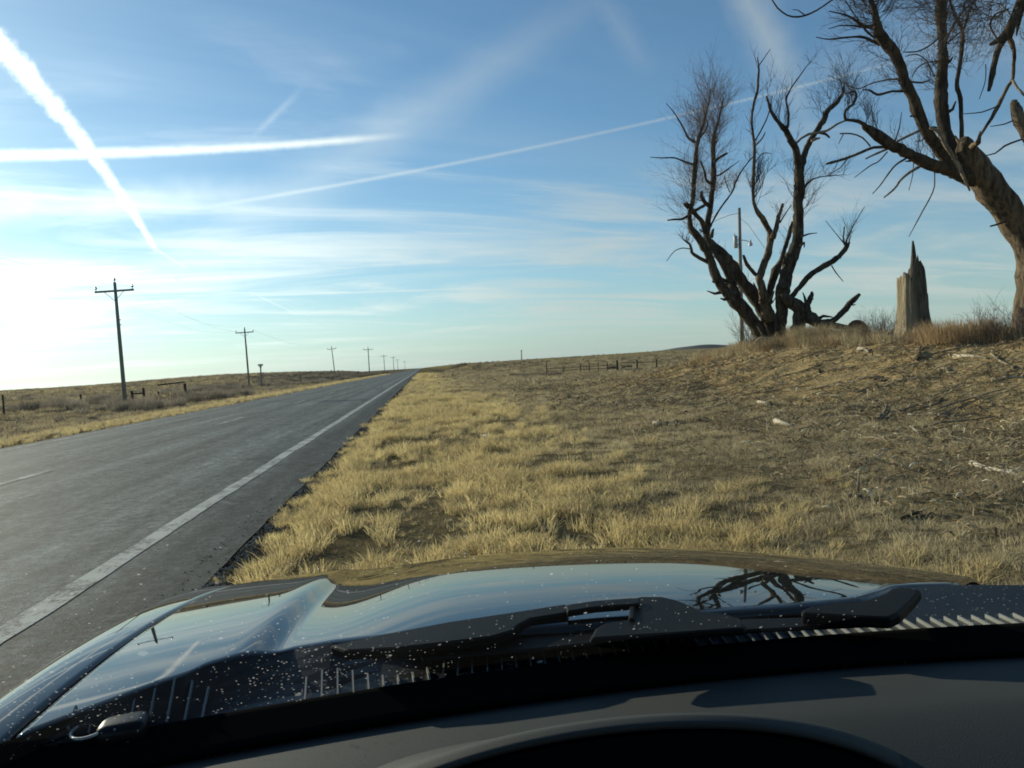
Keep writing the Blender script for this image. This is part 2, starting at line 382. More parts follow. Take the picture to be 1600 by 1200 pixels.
def asphalt(n, b):
    P = wpos(n); X, Y, Z = n.sep(P)
    g = n.noise(P, 75, 4, 0.85); g2 = n.noise(P, 24, 4, 0.7)
    st = n.noise(n.vm('MULTIPLY', P, (1.0, 0.05, 1.0)), 2.2, 6, 0.7); mot = n.noise(n.vm('MULTIPLY', P, (1.0, 0.35, 1.0)), 5.0, 6, 0.75)
    big = n.noise(P, 0.5, 4, 0.6)
    g3 = n.noise(P, 9, 6, 0.75)
    base = n.mix(n.ss(n.m('ADD', n.m('MULTIPLY', g, 0.5), n.m('MULTIPLY', n.m('ADD', g2, g3), 0.25)), 0.40, 0.62), (0.022, 0.026, 0.026, 1), (0.27, 0.30, 0.285, 1))
    base = n.mix(n.m('MULTIPLY', n.ss(g2, 0.52, 0.75), 0.5), base, (0.15, 0.152, 0.14, 1))
    # travelled lanes are paler than the shoulder, with darker wheel paths and seams
    sh = n.ss(X, -2.1, -1.75)
    def lane(c, w): return n.ss(n.m('ABSOLUTE', n.m('SUBTRACT', X, c)), w, 0.1)
    paths = n.m('MAXIMUM', n.m('MAXIMUM', lane(-2.95, 0.5), lane(-4.6, 0.5)), n.m('MAXIMUM', lane(-6.3, 0.5), lane(-7.9, 0.5)))
    k = n.m('MULTIPLY', n.m('ADD', 0.92, n.m('MULTIPLY', n.m('SUBTRACT', st, 0.5), 2.0)), n.m('ADD', 0.95, n.m('MULTIPLY', n.m('SUBTRACT', mot, 0.5), 1.8)))
    k = n.m('MULTIPLY', k, n.m('SUBTRACT', 1.0, n.m('MULTIPLY', sh, 0.40)))
    k = n.m('MULTIPLY', k, n.m('ADD', 0.88, n.m('MULTIPLY', paths, 0.26)))
    k = n.m('MULTIPLY', k, n.m('ADD', 0.85, n.m('MULTIPLY', big, 0.3)))
    c = n.vm('SCALE', base, scale=k)
    # cracks
    v = n.new('ShaderNodeTexVoronoi', feature='DISTANCE_TO_EDGE')
    n.put(v.inputs['Vector'], n.vm('ADD', n.vm('MULTIPLY', P, (0.25, 0.55, 1)), n.vm('SCALE', n.noise(P, 1.5, 4, color=True), scale=0.45)))
    v.inputs['Scale'].default_value = 0.7
    crack = n.m('MULTIPLY', n.ss(v.outputs['Distance'], 0.012, 0.002), n.ss(big, 0.45, 0.6))
    seam = n.m('MULTIPLY', n.ss(n.m('ABSOLUTE', n.m('ADD', X, n.m('ADD', 5.32, n.m('MULTIPLY', g2, 0.05)))), 0.025, 0.008), 0.6)
    c = n.mix(n.m('MULTIPLY', n.m('MAXIMUM', crack, seam), 0.75), c, (0.018, 0.018, 0.018, 1))
    n.put(b.inputs['Base Color'], c)
    n.put(b.inputs['Roughness'], n.lin(g2, 0.2, 0.8, 0.62, 0.85))
    bump(n, b, n.m('ADD', g, n.m('MULTIPLY', g2, 0.6)), 0.7, 0.006)
M_road = mat('asphalt', build=asphalt, rough=0.75)
M_road.node_tree.nodes['Principled BSDF'].inputs['Specular IOR Level'].default_value = 0.06
tag(strip('road', XL, XR, -60, 3000, 0.0, 500, 0.035, M_road, nxs=10), kind='structure')
def paint(amount):
    def f(n, b):
        P = wpos(n); w = n.noise(P, 30, 5, 0.75); w2 = n.noise(P, 3, 4, 0.6); g = n.noise(P, 150, 2, 0.8)
        c = n.mix(w, (0.26, 0.275, 0.255, 1), (0.62, 0.635, 0.59, 1))
        worn = n.ss(n.m('ADD', n.m('MULTIPLY', w, 0.6), n.m('MULTIPLY', w2, 0.4)), amount, amount+0.16)
        c = n.mix(worn, c, n.mix(g, (0.05, 0.055, 0.052, 1), (0.13, 0.135, 0.125, 1)))
        n.put(b.inputs['Base Color'], c)
        bump(n, b, n.m('ADD', g, w), 0.5, 0.005)
    return f
M_paint = mat('road_paint', build=paint(0.455), rough=0.8)
M_paint2 = mat('road_paint_worn', build=paint(0.42), rough=0.8)
for m_ in (M_paint, M_paint2): m_.node_tree.nodes['Principled BSDF'].inputs['Specular IOR Level'].default_value = 0.1
tag(strip('edge_line', -2.21, -2.055, -60, 2500, 0.004, 600, 0.03, M_paint, nxs=1), kind='structure')
tag(strip('far_edge_line', -8.62, -8.50, -60, 2500, 0.004, 300, 0.03, M_paint2, nxs=1), kind='structure')
y = -3.3
while y < 330:
    tag(strip('centre_line_dash', -5.52, -5.40, y, y+3.0, 0.004, 12, 0.01, M_paint2, geo=False, nxs=1), kind='structure'); y += 12.2

# ------------------------------------------------------------------ scattered stuff (grass, litter, brush)
def scatter(name, pts, rots, scl, ids, templates, kindtag=True):
    """one object of points; geometry nodes put a small template mesh on each"""
    tcol = bpy.data.collections.new(name+'_templates')
    for k, (tm, mt) in enumerate(templates):
        o = bpy.data.objects.new('%s_t%02d' % (name, k), tm); tm.materials.append(mt); tcol.objects.link(o)
    me = bpy.data.meshes.new(name); n_ = len(pts)
    me.vertices.add(n_); me.vertices.foreach_set('co', np.asarray(pts, np.float32).ravel())
    a = me.attributes.new('rot', 'FLOAT_VECTOR', 'POINT'); a.data.foreach_set('vector', np.asarray(rots, np.float32).ravel())
    a = me.attributes.new('scl', 'FLOAT', 'POINT'); a.data.foreach_set('value', np.asarray(scl, np.float32))
    a = me.attributes.new('tid', 'INT', 'POINT'); a.data.foreach_set('value', np.asarray(ids, np.int32))
    o = bpy.data.objects.new(name, me); col.objects.link(o)
    ng = bpy.data.node_groups.new(name, 'GeometryNodeTree')
    ng.interface.new_socket('Geometry', in_out='INPUT', socket_type='NodeSocketGeometry')
    ng.interface.new_socket('Geometry', in_out='OUTPUT', socket_type='NodeSocketGeometry')
    N = ng.nodes; Lk = ng.links
    gi = N.new('NodeGroupInput'); go = N.new('NodeGroupOutput')
    ci = N.new('GeometryNodeCollectionInfo'); ci.inputs['Collection'].default_value = tcol
    ci.inputs['Separate Children'].default_value = True; ci.inputs['Reset Children'].default_value = True
    ip = N.new('GeometryNodeInstanceOnPoints'); ip.inputs['Pick Instance'].default_value = True
    def attr(nm, t):
        x = N.new('GeometryNodeInputNamedAttribute'); x.data_type = t; x.inputs['Name'].default_value = nm; return x.outputs['Attribute']
    m2p = N.new('GeometryNodeMeshToPoints')
    Lk.new(gi.outputs[0], m2p.inputs['Mesh']); Lk.new(m2p.outputs[0], ip.inputs['Points'])
    Lk.new(ci.outputs[0], ip.inputs['Instance']); Lk.new(attr('tid', 'INT'), ip.inputs['Instance Index'])
    Lk.new(attr('rot', 'FLOAT_VECTOR'), ip.inputs['Rotation']); Lk.new(attr('scl', 'FLOAT'), ip.inputs['Scale'])
    Lk.new(ip.outputs[0], go.inputs[0])
    md = o.modifiers.new('scatter', 'NODES'); md.node_group = ng
    return o
def blades(seed, n, h, spread, lean, w, segs=2, droop=0.35):
    rnd = random.Random(seed); mb = MB()
    for i in range(n):
        a = rnd.uniform(0, 2*math.pi); r = spread*math.sqrt(rnd.random())
        x0, y0 = r*math.cos(a), r*math.sin(a)
        hh = h*rnd.uniform(0.45, 1.0); a2 = a+rnd.uniform(-1.2, 1.2); ln = lean*rnd.uniform(0.1, 1.0)*hh
        b = rnd.uniform(0, math.pi); wx, wy = math.cos(b)*w/2*rnd.uniform(.6, 1.3), math.sin(b)*w/2
        vs = []
        for s in range(segs):
            t = s/segs; q = t**1.6; k = 1-0.55*t
            cx_, cy_ = x0+math.cos(a2)*ln*q, y0+math.sin(a2)*ln*q; cz = hh*(t-droop*0.4*t*t)
            vs += [(cx_-wx*k, cy_-wy*k, cz), (cx_+wx*k, cy_+wy*k, cz)]
        vs.append((x0+math.cos(a2)*ln, y0+math.sin(a2)*ln, hh*(1-droop*0.4-rnd.uniform(0, droop*0.5))))
        fs = [(2*s, 2*s+1, 2*s+3, 2*s+2) for s in range(segs-1)]+[(2*segs-2, 2*segs-1, 2*segs)]
        mb.add(vs, fs)
    me = bpy.data.meshes.new('clump'); me.from_pydata(mb.v, [], mb.f); me.update(); return me
def grass_mat(name, c1, c2, c3, noise_scale=0.8, transl=0.46):
    m = bpy.data.materials.new(name); m.use_nodes = True; nt = m.node_tree; nt.nodes.clear(); n = NT(nt.nodes, nt.links)
    oi = n.new('ShaderNodeObjectInfo'); P = wpos(n)
    f = n.noise(P, noise_scale, 3, 0.6); g = n.noise(P, 45, 2, 0.5)
    c = n.mix(n.ss(f, 0.35, 0.62), c1, c2); c = n.mix(n.m('MULTIPLY', n.ss(oi.outputs['Random'], 0.55, 1.0), 0.85), c, c3)
    c = n.vm('SCALE', c, scale=n.m('ADD', 0.65, n.m('MULTIPLY', g, 0.7)))
    d = n.new('ShaderNodeBsdfDiffuse'); t = n.new('ShaderNodeBsdfTranslucent'); mixs = n.new('ShaderNodeMixShader')
    n.put(d.inputs[0], c); n.put(t.inputs[0], c); mixs.inputs[0].default_value = transl
    n.l.new(d.outputs[0], mixs.inputs[1]); n.l.new(t.outputs[0], mixs.inputs[2])
    out = n.new('ShaderNodeOutputMaterial'); n.l.new(mixs.outputs[0], out.inputs[0]); return m
M_yel = grass_mat('straw_yellow', (0.76, 0.625, 0.31, 1), (0.62, 0.50, 0.25, 1), (0.36, 0.28, 0.155, 1))
M_tan = grass_mat('straw_tan', (0.60, 0.51, 0.31, 1), (0.48, 0.40, 0.245, 1), (0.27, 0.215, 0.14, 1))
M_gry = grass_mat('dead_grey', (0.40, 0.335, 0.21, 1), (0.29, 0.235, 0.145, 1), (0.17, 0.13, 0.085, 1))
M_rust = grass_mat('dead_rust', (0.40, 0.29, 0.165, 1), (0.34, 0.245, 0.14, 1), (0.22, 0.155, 0.095, 1))

rs = np.random.RandomState(11)
def pts_in(x0, x1, y0, y1, n): return rs.uniform(x0, x1, n), rs.uniform(y0, y1, n)
def finish(name, X, Y, S, ids, templates, tilt=0.15, sink=0.01, label=None):
    n_ = len(X); Z = height(X, Y)-sink
    rots = np.stack([rs.uniform(-tilt, tilt, n_), rs.uniform(-tilt, tilt, n_), rs.uniform(0, 6.28, n_)], 1)
    return tag(scatter(name, np.stack([X, Y, Z], 1), rots, S, ids, templates), label, None, None, 'stuff')
# wheel-worn bare spot in the verge
bp = at_z(528, 868, 0.05); bp2 = at_z(600, 780, 0.05); bp3 = at_z(872, 835, 0.03)
def bare(X, Y):
    d1 = np.exp(-(((X-bp.x)/0.27)**2+((Y-bp.y)/0.75)**2)**2); d2 = np.exp(-(((X-bp2.x)/0.22)**2+((Y-bp2.y)/0.9)**2)**2)
    d3 = np.exp(-(((X-bp3.x)/0.3)**2+((Y-bp3.y)/0.7)**2)**2)
    return np.maximum(np.maximum(d1, 0.75*d2), 0.8*d3)
T_y = [(blades(i, 46, 0.25, 0.095, (0.6, 1.0, 1.4)[i % 3], 0.0062, 3, 0.5), M_yel) for i in range(6)]
T_y2 = [(blades(40+i, 40, 0.22, 0.11, (0.8, 1.3, 1.7)[i % 3], 0.0066, 3, 0.6), M_tan) for i in range(6)]
def verge():
    XX, YY, SS, II = [], [], [], []
    for (y0, y1, dens, s) in ((2.0, 9, 120, 0.85), (9, 16, 70, 1.0), (16, 32, 34, 1.25), (32, 70, 10, 1.9), (70, 160, 2.5, 3.0)):
        n_ = int((y1-y0)*9*dens); X, Y = pts_in(XR-0.02, XR+9.4, y0, y1, n_)
        e_ = X > XR+0.13+0.42*vnoise(X*0.2, Y, 1.1, 23)+0.22*vnoise(X*0.2, Y, 3.7, 24); X, Y = X[e_], Y[e_]
        n_ = len(X); d = X-XR; yel = 1-sst(d+1.6*vnoise(X, Y, 0.6, 9)+1.0*vnoise(X, Y, 1.9, 10), 1.6, 4.4)
        clump = sst(vnoise(X, Y, 2.0, 11)+0.45*vnoise(X, Y, 4.6, 12)+0.22*vnoise(X, Y*0.6, 0.8, 20), -0.34, 0.16)
        dens_f = np.where(d < 5.2+1.5*vnoise(X, Y, 0.4, 13), 1.0, 0.6)*(1-sst(d, 5.6, 9.0))*(0.16+0.84*clump)
        dens_f = dens_f*(1-0.97*bare(X, Y))
        keep = rs.rand(n_) < dens_f
        X, Y, d, yel, clump = X[keep], Y[keep], d[keep], yel[keep], clump[keep]
        isy = rs.rand(len(X)) < yel
        hgt = (0.25+0.72*clump)*np.where(isy, 1.0, 0.8)*(0.75+0.5*rs.rand(len(X)))*s
        hgt = hgt*(0.55+0.45*sst(d, 0.1, 0.5))*(0.92-0.22*sst(d, 2.0, 4.5))*np.where(Y > 30, 0.55, 1)
        XX.append(X); YY.append(Y); SS.append(hgt); II.append(np.where(isy, rs.randint(0, 6, len(X)), 6+rs.randint(0, 6, len(X))))
    return map(np.concatenate, (XX, YY, SS, II))
X, Y, S, I = verge()
finish('dry_grass', X, Y, S, I, T_y+T_y2, label='dry yellow bunch grass on the verge beside the asphalt')
# short thatch between the tufts
XX, YY, SS, II = [], [], [], []
for (y0, y1, dens, s) in ((3.0, 12, 75, 0.40), (12, 26, 30, 0.55), (26, 60, 8, 0.9)):
    n_ = int((y1-y0)*10*dens); X, Y = pts_in(XR+0.25, XR+10.2, y0, y1, n_)
    k = (rs.rand(n_) > 0.8*bare(X, Y)) & (rs.rand(n_) < 1-0.6*sst(X, 4.5, 8.5)); X, Y = X[k], Y[k]
    XX.append(X); YY.append(Y); SS.append(s*rs.uniform(0.5, 1.2, len(X))); II.append(rs.randint(0, 6, len(X)))
X, Y, S, I = map(np.concatenate, (XX, YY, SS, II))
T_s = [(blades(500+i, 22, 0.20, 0.16, 1.5, 0.009, 2), (M_tan, M_gry)[i % 2]) for i in range(6)]
finish('grass_thatch', X, Y, S, I, T_s, tilt=0.3, label='low matted dead grass between the tufts')
def stone(seed):
    rnd = random.Random(seed); bm = bmesh.new(); bmesh.ops.create_icosphere(bm, subdivisions=1, radius=0.011)
    for v in bm.verts: v.co *= rnd.uniform(0.6, 1.3); v.co.z *= 0.6
    me = bpy.data.meshes.new('stone'); bm.to_mesh(me); bm.free(); return me
M_st1 = grass_mat('gravel_grey', (0.16, 0.15, 0.13, 1), (0.26, 0.24, 0.20, 1), (0.09, 0.085, 0.07, 1), 3.0, 0.0)
n_ = 9000; Y = 3+27*rs.rand(n_)**1.5; X = XR+0.02+rs.exponential(0.16, n_)-0.22*(rs.rand(n_) < 0.35)
finish('gravel', X, Y, rs.uniform(0.4, 1.3, n_), rs.randint(0, 4, n_), [(stone(i), M_st1) for i in range(4)], tilt=1.0, sink=-0.012, label='loose gravel crumbling along the asphalt edge')
# grey thin weeds further out, on the flat and the foot of the bank
T_g = [(blades(80+i, 16, 0.20, 0.13, 0.9, 0.007, 2), M_gry if i % 2 else M_tan) for i in range(6)]
XX, YY, SS = [], [], []
for (x0, x1, y0, y1, dens, s) in ((2, 12, 3, 16, 14, 0.8), (2, 14, 16, 34, 8, 1.1), (3, 40, 34, 80, 2.2, 1.7), (4, 90, 80, 170, 0.5, 3.0)):
    n_ = int((x1-x0)*(y1-y0)*dens); X, Y = pts_in(x0, x1, y0, y1, n_)
    k = rs.rand(n_) < (0.12+0.9*sst(vnoise(X, Y, 0.8, 14)+0.5*vnoise(X, Y, 2.4, 15), -0.2, 0.35))
    k &= ~((X > 5.8) & (Y < 30) & (rs.rand(n_) < 0.65))
    X, Y = X[k], Y[k]; XX.append(X); YY.append(Y); SS.append(s*rs.uniform(0.4, 1.15, len(X)))
X, Y, S = map(np.concatenate, (XX, YY, SS))
finish('dead_weeds', X, Y, S, rs.randint(0, 6, len(X)), T_g, label='thin grey dead weeds scattered over the ground before the bank')
# left verge grass strip
XX, YY, SS = [], [], []
for (y0, y1, dens, s) in ((8, 40, 26, 1.0), (40, 90, 9, 1.5), (90, 220, 2.6, 2.2)):
    n_ = int((y1-y0)*2.6*dens); X, Y = pts_in(-11.4, -9.05, y0, y1, n_)
    k = rs.rand(n_) < 1-0.85*sst(-X, 10.1, 11.2); X, Y = X[k], Y[k]
    XX.append(X); YY.append(Y); SS.append(s*rs.uniform(0.6, 1.0, len(X))*0.75)
X, Y, S = map(np.concatenate, (XX, YY, SS))
finish('far_verge_grass', X, Y, S, rs.randint(0, 12, len(X)), [(t.copy(), m) for t, m in [(blades(i, 34, 0.27, 0.085, 0.55, 0.0075, 2), M_yel) for i in range(6)]+[(blades(40+i, 26, 0.24, 0.10, 0.7, 0.008, 2), M_tan) for i in range(6)]], label='pale strip of dry grass along the far side of the road')
XX, YY, SS = [], [], []
for (x0, x1, y0, y1, dens, s) in ((-30, -11, 12, 60, 7, 1.3), (-34, -11, 60, 130, 2.4, 2.2), (-110, -30, 45, 200, 0.55, 3.2), (6, 60, 46, 120, 1.7, 2.0), (6, 120, 120, 230, 0.35, 3.6)):
    n_ = int((x1-x0)*(y1-y0)*dens); X, Y = pts_in(x0, x1, y0, y1, n_)
    k = rs.rand(n_) < 0.35+0.9*sst(vnoise(X, Y, 0.35, 21)+0.5*vnoise(X, Y, 1.1, 22), -0.3, 0.3); X, Y = X[k], Y[k]
    XX.append(X); YY.append(Y); SS.append(s*rs.uniform(0.5, 1.2, len(X)))
X, Y, S = map(np.concatenate, (XX, YY, SS))
finish('field_grass', X, Y, S, rs.randint(0, 6, len(X)), [(blades(600+i, 26, 0.20, 0.20, 1.3, 0.012, 2, 0.5), (M_gry, M_tan, M_gry)[i % 3]) for i in range(6)], tilt=0.2, label='short dead grass covering the fields on both sides of the road')
# leaf and bark litter on the bank
def chip(seed, L, w, curl):
    rnd = random.Random(seed); n = 4; vs, fs = [], []
    for i in range(n+1):
        t = i/n; ww = w*(math.sin(math.pi*min(0.93, t*0.86+0.10))**0.7)*rnd.uniform(.7, 1.2)/2
        z = curl*(math.sin(math.pi*t))*L+rnd.uniform(0, 0.15)*L*curl+0.004
        y0 = rnd.uniform(-.1, .1)*w
        vs += [((t-0.5)*L, y0-ww, z), ((t-0.5)*L, y0, z+0.35*w*curl+0.003), ((t-0.5)*L, y0+ww, z)]
    for i in range(n):
        a = i*3; fs += [(a, a+3, a+4, a+1), (a+1, a+4, a+5, a+2)]
    me = bpy.data.meshes.new('chip'); me.from_pydata(vs, [], fs); me.update(); return me
def twig_mesh(seed, L, r):
    rnd = random.Random(seed); mb = MB(); p = [Vector((-L/2, 0, r))]
    for i in range(4): p.append(p[-1]+Vector((L/4, rnd.uniform(-.12, .12)*L, rnd.uniform(-.02, .04)*L)))
    mb.tube(p, [r, r*.9, r*.8, r*.6, r*.3], 4)
    q = p[2]; mb.tube([q, q+Vector((L*.15, L*.14*rnd.choice((-1, 1)), L*.05))], [r*.6, r*.2], 3)
    me = bpy.data.meshes.new('twig'); me.from_pydata(mb.v, [], mb.f); me.update(); return me
def litter_mat(name, a, b_, c_): return grass_mat(name, a, b_, c_, 3.0, 0.12)
M_l1 = litter_mat('litter_pale', (0.52, 0.44, 0.28, 1), (0.38, 0.31, 0.19, 1), (0.68, 0.60, 0.44, 1))
M_l2 = litter_mat('litter_dark', (0.18, 0.14, 0.085, 1), (0.12, 0.09, 0.055, 1), (0.30, 0.23, 0.14, 1))
M_l3 = litter_mat('litter_brown', (0.34, 0.255, 0.145, 1), (0.26, 0.19, 0.11, 1), (0.42, 0.33, 0.20, 1))
T_l = [(chip(i, 0.10+0.02*i, 0.035, 0.25), (M_l1, M_l2, M_l3)[i % 3]) for i in range(6)]+[(twig_mesh(i, 0.30+0.08*i, 0.005), (M_l1, M_l2, M_l3)[i % 3]) for i in range(6)]
XX, YY, SS = [], [], []
for (x0, x1, y0, y1, dens, s) in ((2.2, 14, 4, 12, 190, 0.75), (2.5, 14, 12, 20, 110, 1.0), (3, 14, 20, 34, 50, 1.4), (2, 14, 34, 50, 6, 2.0)):
    n_ = int((x1-x0)*(y1-y0)*dens); X, Y = pts_in(x0, x1, y0, y1, n_)
    k = rs.rand(n_) < (0.15+0.85*sst(vnoise(X, Y, 0.7, 16)+0.6*vnoise(X, Y, 2.1, 17), -0.35, 0.3))*sst(X, 2.2, 4.5)
    X, Y = X[k], Y[k]; XX.append(X); YY.append(Y); SS.append(s*rs.uniform(0.35, 1.2, len(X))**1.2)
X, Y, S = map(np.concatenate, (XX, YY, SS))
finish('leaf_litter', X, Y, S, rs.choice(12, len(X), p=[.12]*6+[.28/6]*6), T_l, tilt=0.5, sink=-0.01, label='litter of dead leaves, bark and small twigs over the bank')

# ------------------------------------------------------------------ bare branches
def twigs(mb, p, d, L, r, depth, rnd, up=0.15, spread=0.6, seg=3, kink=0.22):
    """a random bare branch with side twigs"""
    P = [p.copy()]; q = p.copy(); dd = d.normalized(); Rr = [r]
    for i in range(seg):
        dd = (dd+Vector((rnd.gauss(0, kink), rnd.gauss(0, kink), rnd.gauss(0, kink)+up*0.35))).normalized()
        q = q+dd*(L/seg); P.append(q.copy()); Rr.append(r*(1-0.75*(i+1)/seg))
        if depth > 0:
            for _ in range(2 if rnd.random() < 0.55 else 1):
                side = Vector((rnd.gauss(0, 1), rnd.gauss(0, 1), rnd.gauss(0, 1))); side = (side-dd*side.dot(dd)).normalized()
                nd = (dd+side*spread*rnd.uniform(0.6, 1.5)).normalized()
                twigs(mb, q, nd, L*rnd.uniform(0.4, 0.72), Rr[-1]*0.75+0.0012, depth-1, rnd, up, spread, 3 if depth > 1 else 2, kink)
    mb.tube(P, Rr, 3, cap=False)
def bark_mat(name, dark, light, scale=9.0, zs=0.25, bs=0.9):
    def f(n, b):
        P = opos(n); q = n.vm('MULTIPLY', P, (1, 1, zs))
        v = n.noise(q, scale, 6, 0.72, 0.6); w = n.noise(P, scale*0.25, 4, 0.6); g = n.noise(q, scale*4, 4, 0.7)
        c = n.mix(n.ss(v, 0.36, 0.64), dark, light); c = n.mix(n.m('MULTIPLY', n.ss(w, 0.5, 0.7), 0.4), c, (light[0]*1.3, light[1]*1.2, light[2]*1.1, 1))
        n.put(b.inputs['Base Color'], c); n.put(b.inputs['Specular IOR Level'], 0.2)
        bump(n, b, n.m('ADD', v, n.m('MULTIPLY', g, 0.35)), bs, 0.06)
    return mat(name, rough=0.92, build=f)
M_bark = bark_mat('bark_dark', (0.016, 0.013, 0.009, 1), (0.10, 0.078, 0.052, 1))
M_bark2 = bark_mat('bark_brown', (0.026, 0.020, 0.013, 1), (0.20, 0.15, 0.095, 1))
M_dead = bark_mat('bare_wood', (0.15, 0.12, 0.08, 1), (0.40, 0.34, 0.24, 1), 14)
M_twig = mat('twig_bark', (0.075, 0.055, 0.042), 0.9)
M_twig2 = mat('twig_reddish', (0.24, 0.165, 0.12), 0.9)

ZA = lambda x, y: (1000+x/4.4444, 60+y/4.4444)
ZB = lambda x, y: (1000+x/4.4444, 300+y/4.4444)
ZC = lambda x, y: (1200+x/4.0, y/4.0)
ZD = lambda x, y: (1350+x/4.0, 300+y/4.0)
PXF = lambda x, y: (x, y)
def trace(segs, Y0, drift=0.0, seed=0, wob=0.05):
    """segs: list of (zoomfn, scale, [(x,y,r)...]) -> world points and radii; drift: metres of depth gained along the limb"""
    out = []; raw = []
    for fn, s_, L_ in segs:
        for x, y, r in L_: raw.append((*fn(x, y), r/s_))
    n_ = len(raw)
    for i, (x, y, r) in enumerate(raw):
        Yp = Y0+drift*i/max(1, n_-1)+wob*mnoise.noise(Vector((i*0.9, seed, 0)))*2
        p = at_y(x, y, Yp); k = (p-EYE).dot(Fw)
        out.append((p.x, p.y, p.z, r*k/FPX))
    return out
def limb(name, parent, segs, Y0, drift=0.0, seed=0, m=None, n=10, rough=0.30, step=None, knots=True, k=1.0):
    P = trace(segs, Y0, drift, seed)
    rmax = max(p[3] for p in P); S_ = crspline(P, step or max(0.10, rmax*0.55))
    mb = MB(); pts = []; rr = []
    for i, s in enumerate(S_):
        j = Vector((mnoise.noise(Vector((i*0.8, seed, 1.0))), 0, mnoise.noise(Vector((i*0.8, seed, 9.0)))))*s[3]*0.25
        pts.append(Vector(s[:3])+j); rr.append(max(0.006, s[3]*k)*(1+(0.16 if rmax < 0.2 else 0.06)*mnoise.noise(Vector((i*0.7, seed*2.3, 5)))))
    mb.tube(pts, rr, n if rmax > 0.03 else 5, rough if rmax > 0.03 else 0.05, True, seed)
    if rmax > 0.07:   # broken stubs and knots along the limb
        kr = random.Random(seed*13+5)
        for _ in range(int(len(pts)*0.16)):
            i = kr.randrange(1, len(pts)-1); p_, r_ = pts[i], rr[i]
            ax = (pts[i+1]-pts[i-1]).normalized(); sd_ = Vector((kr.gauss(0, 1), kr.gauss(0, 1), kr.gauss(0, 1))); sd_ = (sd_-ax*sd_.dot(ax)).normalized()
            L2_ = r_*kr.choice((0.35, 0.5, 1.2, 2.0)); q_ = p_+sd_*r_*0.7
            mb.tube([q_, q_+(sd_+ax*0.4)*L2_*0.6, q_+(sd_+ax*0.9)*L2_], [r_*0.38, r_*0.26, r_*0.10], 6, 0.35, True, seed+i)
    o = mb.build(name, m or M_bark, parent)
    return P, list(zip(pts, rr)), o
def sprout(mb, limbpts, t0, t1, count, L, r, depth, rnd, up=0.5, out=0.6, bias=(0, 0, 0), spread=0.6):
    n_ = len(limbpts)
    for _ in range(count):
        i = int((t0+(t1-t0)*rnd.random())*(n_-1)); p, rad = limbpts[i]; q = limbpts[min(i+1, n_-1)][0]
        ax = (q-p).normalized() if (q-p).length > 0 else Vector((0, 0, 1))
        s = Vector((rnd.gauss(0, 1), rnd.gauss(0, 1), rnd.gauss(0, .5))).normalized()
        d = (ax*0.35+s*out+Vector((0, 0, up))+Vector(bias)).normalized()
        twigs(mb, p, d, L*rnd.uniform(0.45, 1.15), r*rnd.uniform(.6, 1.1), depth, rnd, up*0.5, spread)

# ---- tree one: three-stemmed dead tree, left
def base_at(px_, py_, Y):
    p = at_y(px_, py_, Y); return (p.x, p.y, H(p.x, p.y))
s4 = 4.4444
t1 = empty('bare_tree', base_at(1200, 522, 25))
tag(t1, 'forked bare tree with leaning dark stems and plumes of fine twigs, before the lamp pole', 'tree', 'bare trees on the bank')
rnd = random.Random(5)
PA, LA, _ = limb('trunk', t1, [(ZB, s4, [(850, 1030, 48), (835, 990, 44), (790, 910, 46), (700, 800, 45), (640, 740, 40), (570, 660, 36), (530, 590, 33), (500, 500, 29), (462, 410, 26), (400, 310, 28), (352, 240, 20), (345, 150, 17), (365, 60, 16)]), (ZA, s4, [(372, 1060, 15), (378, 950, 17), (385, 850, 15), (395, 750, 13), (410, 680, 11), (440, 600, 8), (460, 520, 6), (480, 430, 4), (492, 350, 3)])], 25.0, -0.4, 1)
PB_, LB, _ = limb('trunk', t1, [(ZB, s4, [(925, 1040, 52), (915, 960, 50), (880, 850, 54), (800, 740, 44), (700, 610, 44), (600, 470, 43), (510, 380, 38), (465, 325, 28), (468, 270, 22), (472, 200, 21), (490, 100, 19), (500, 0, 18)]), (ZA, s4, [(500, 1070, 18), (510, 1000, 17), (510, 850, 17), (510, 720, 16), (522, 640, 10), (545, 580, 7), (560, 500, 5), (578, 420, 3)])], 25.3, 0.6, 2)
PC_, LC, _ = limb('trunk', t1, [(ZB, s4, [(895, 900, 44), (868, 780, 38), (850, 680, 29), (832, 600, 27), (860, 510, 25), (890, 420, 25), (910, 305, 23), (880, 240, 18), (850, 180, 20), (820, 140, 16), (790, 80, 11), (785, 0, 10)]), (ZA, s4, [(786, 1000, 12), (792, 850, 11), (795, 750, 10), (781, 640, 9), (776, 560, 8), (790, 450, 8), (815, 370, 9), (820, 280, 8), (826, 200, 6), (815, 130, 3)])], 24.8, -1.0, 3, M_bark2)
PD, LD, _ = limb('limb', t1, [(ZB, s4, [(885, 800, 24), (905, 680, 24), (920, 620, 25), (942, 550, 28), (980, 480, 19), (1010, 380, 15), (1040, 280, 14), (1062, 205, 10)])], 24.9, 0.1, 4)
limb('limb', t1, [(ZB, s4, [(700, 800, 36), (655, 700, 33), (625, 600, 28), (575, 500, 22), (515, 420, 16), (480, 370, 12)])], 25.15, 0.1, 5)
limb('limb', t1, [(ZB, s4, [(660, 625, 16), (600, 620, 14), (550, 600, 15), (508, 606, 12)])], 25.1, -0.3, 6)
limb('limb', t1, [(ZB, s4, [(455, 285, 18), (432, 210, 15), (375, 145, 17), (340, 100, 20), (305, 82, 8)])], 25.2, -0.5, 7)
limb('limb', t1, [(ZB, s4, [(495, 320, 12), (500, 285, 12), (512, 255, 5)])], 25.2, -0.1, 71)
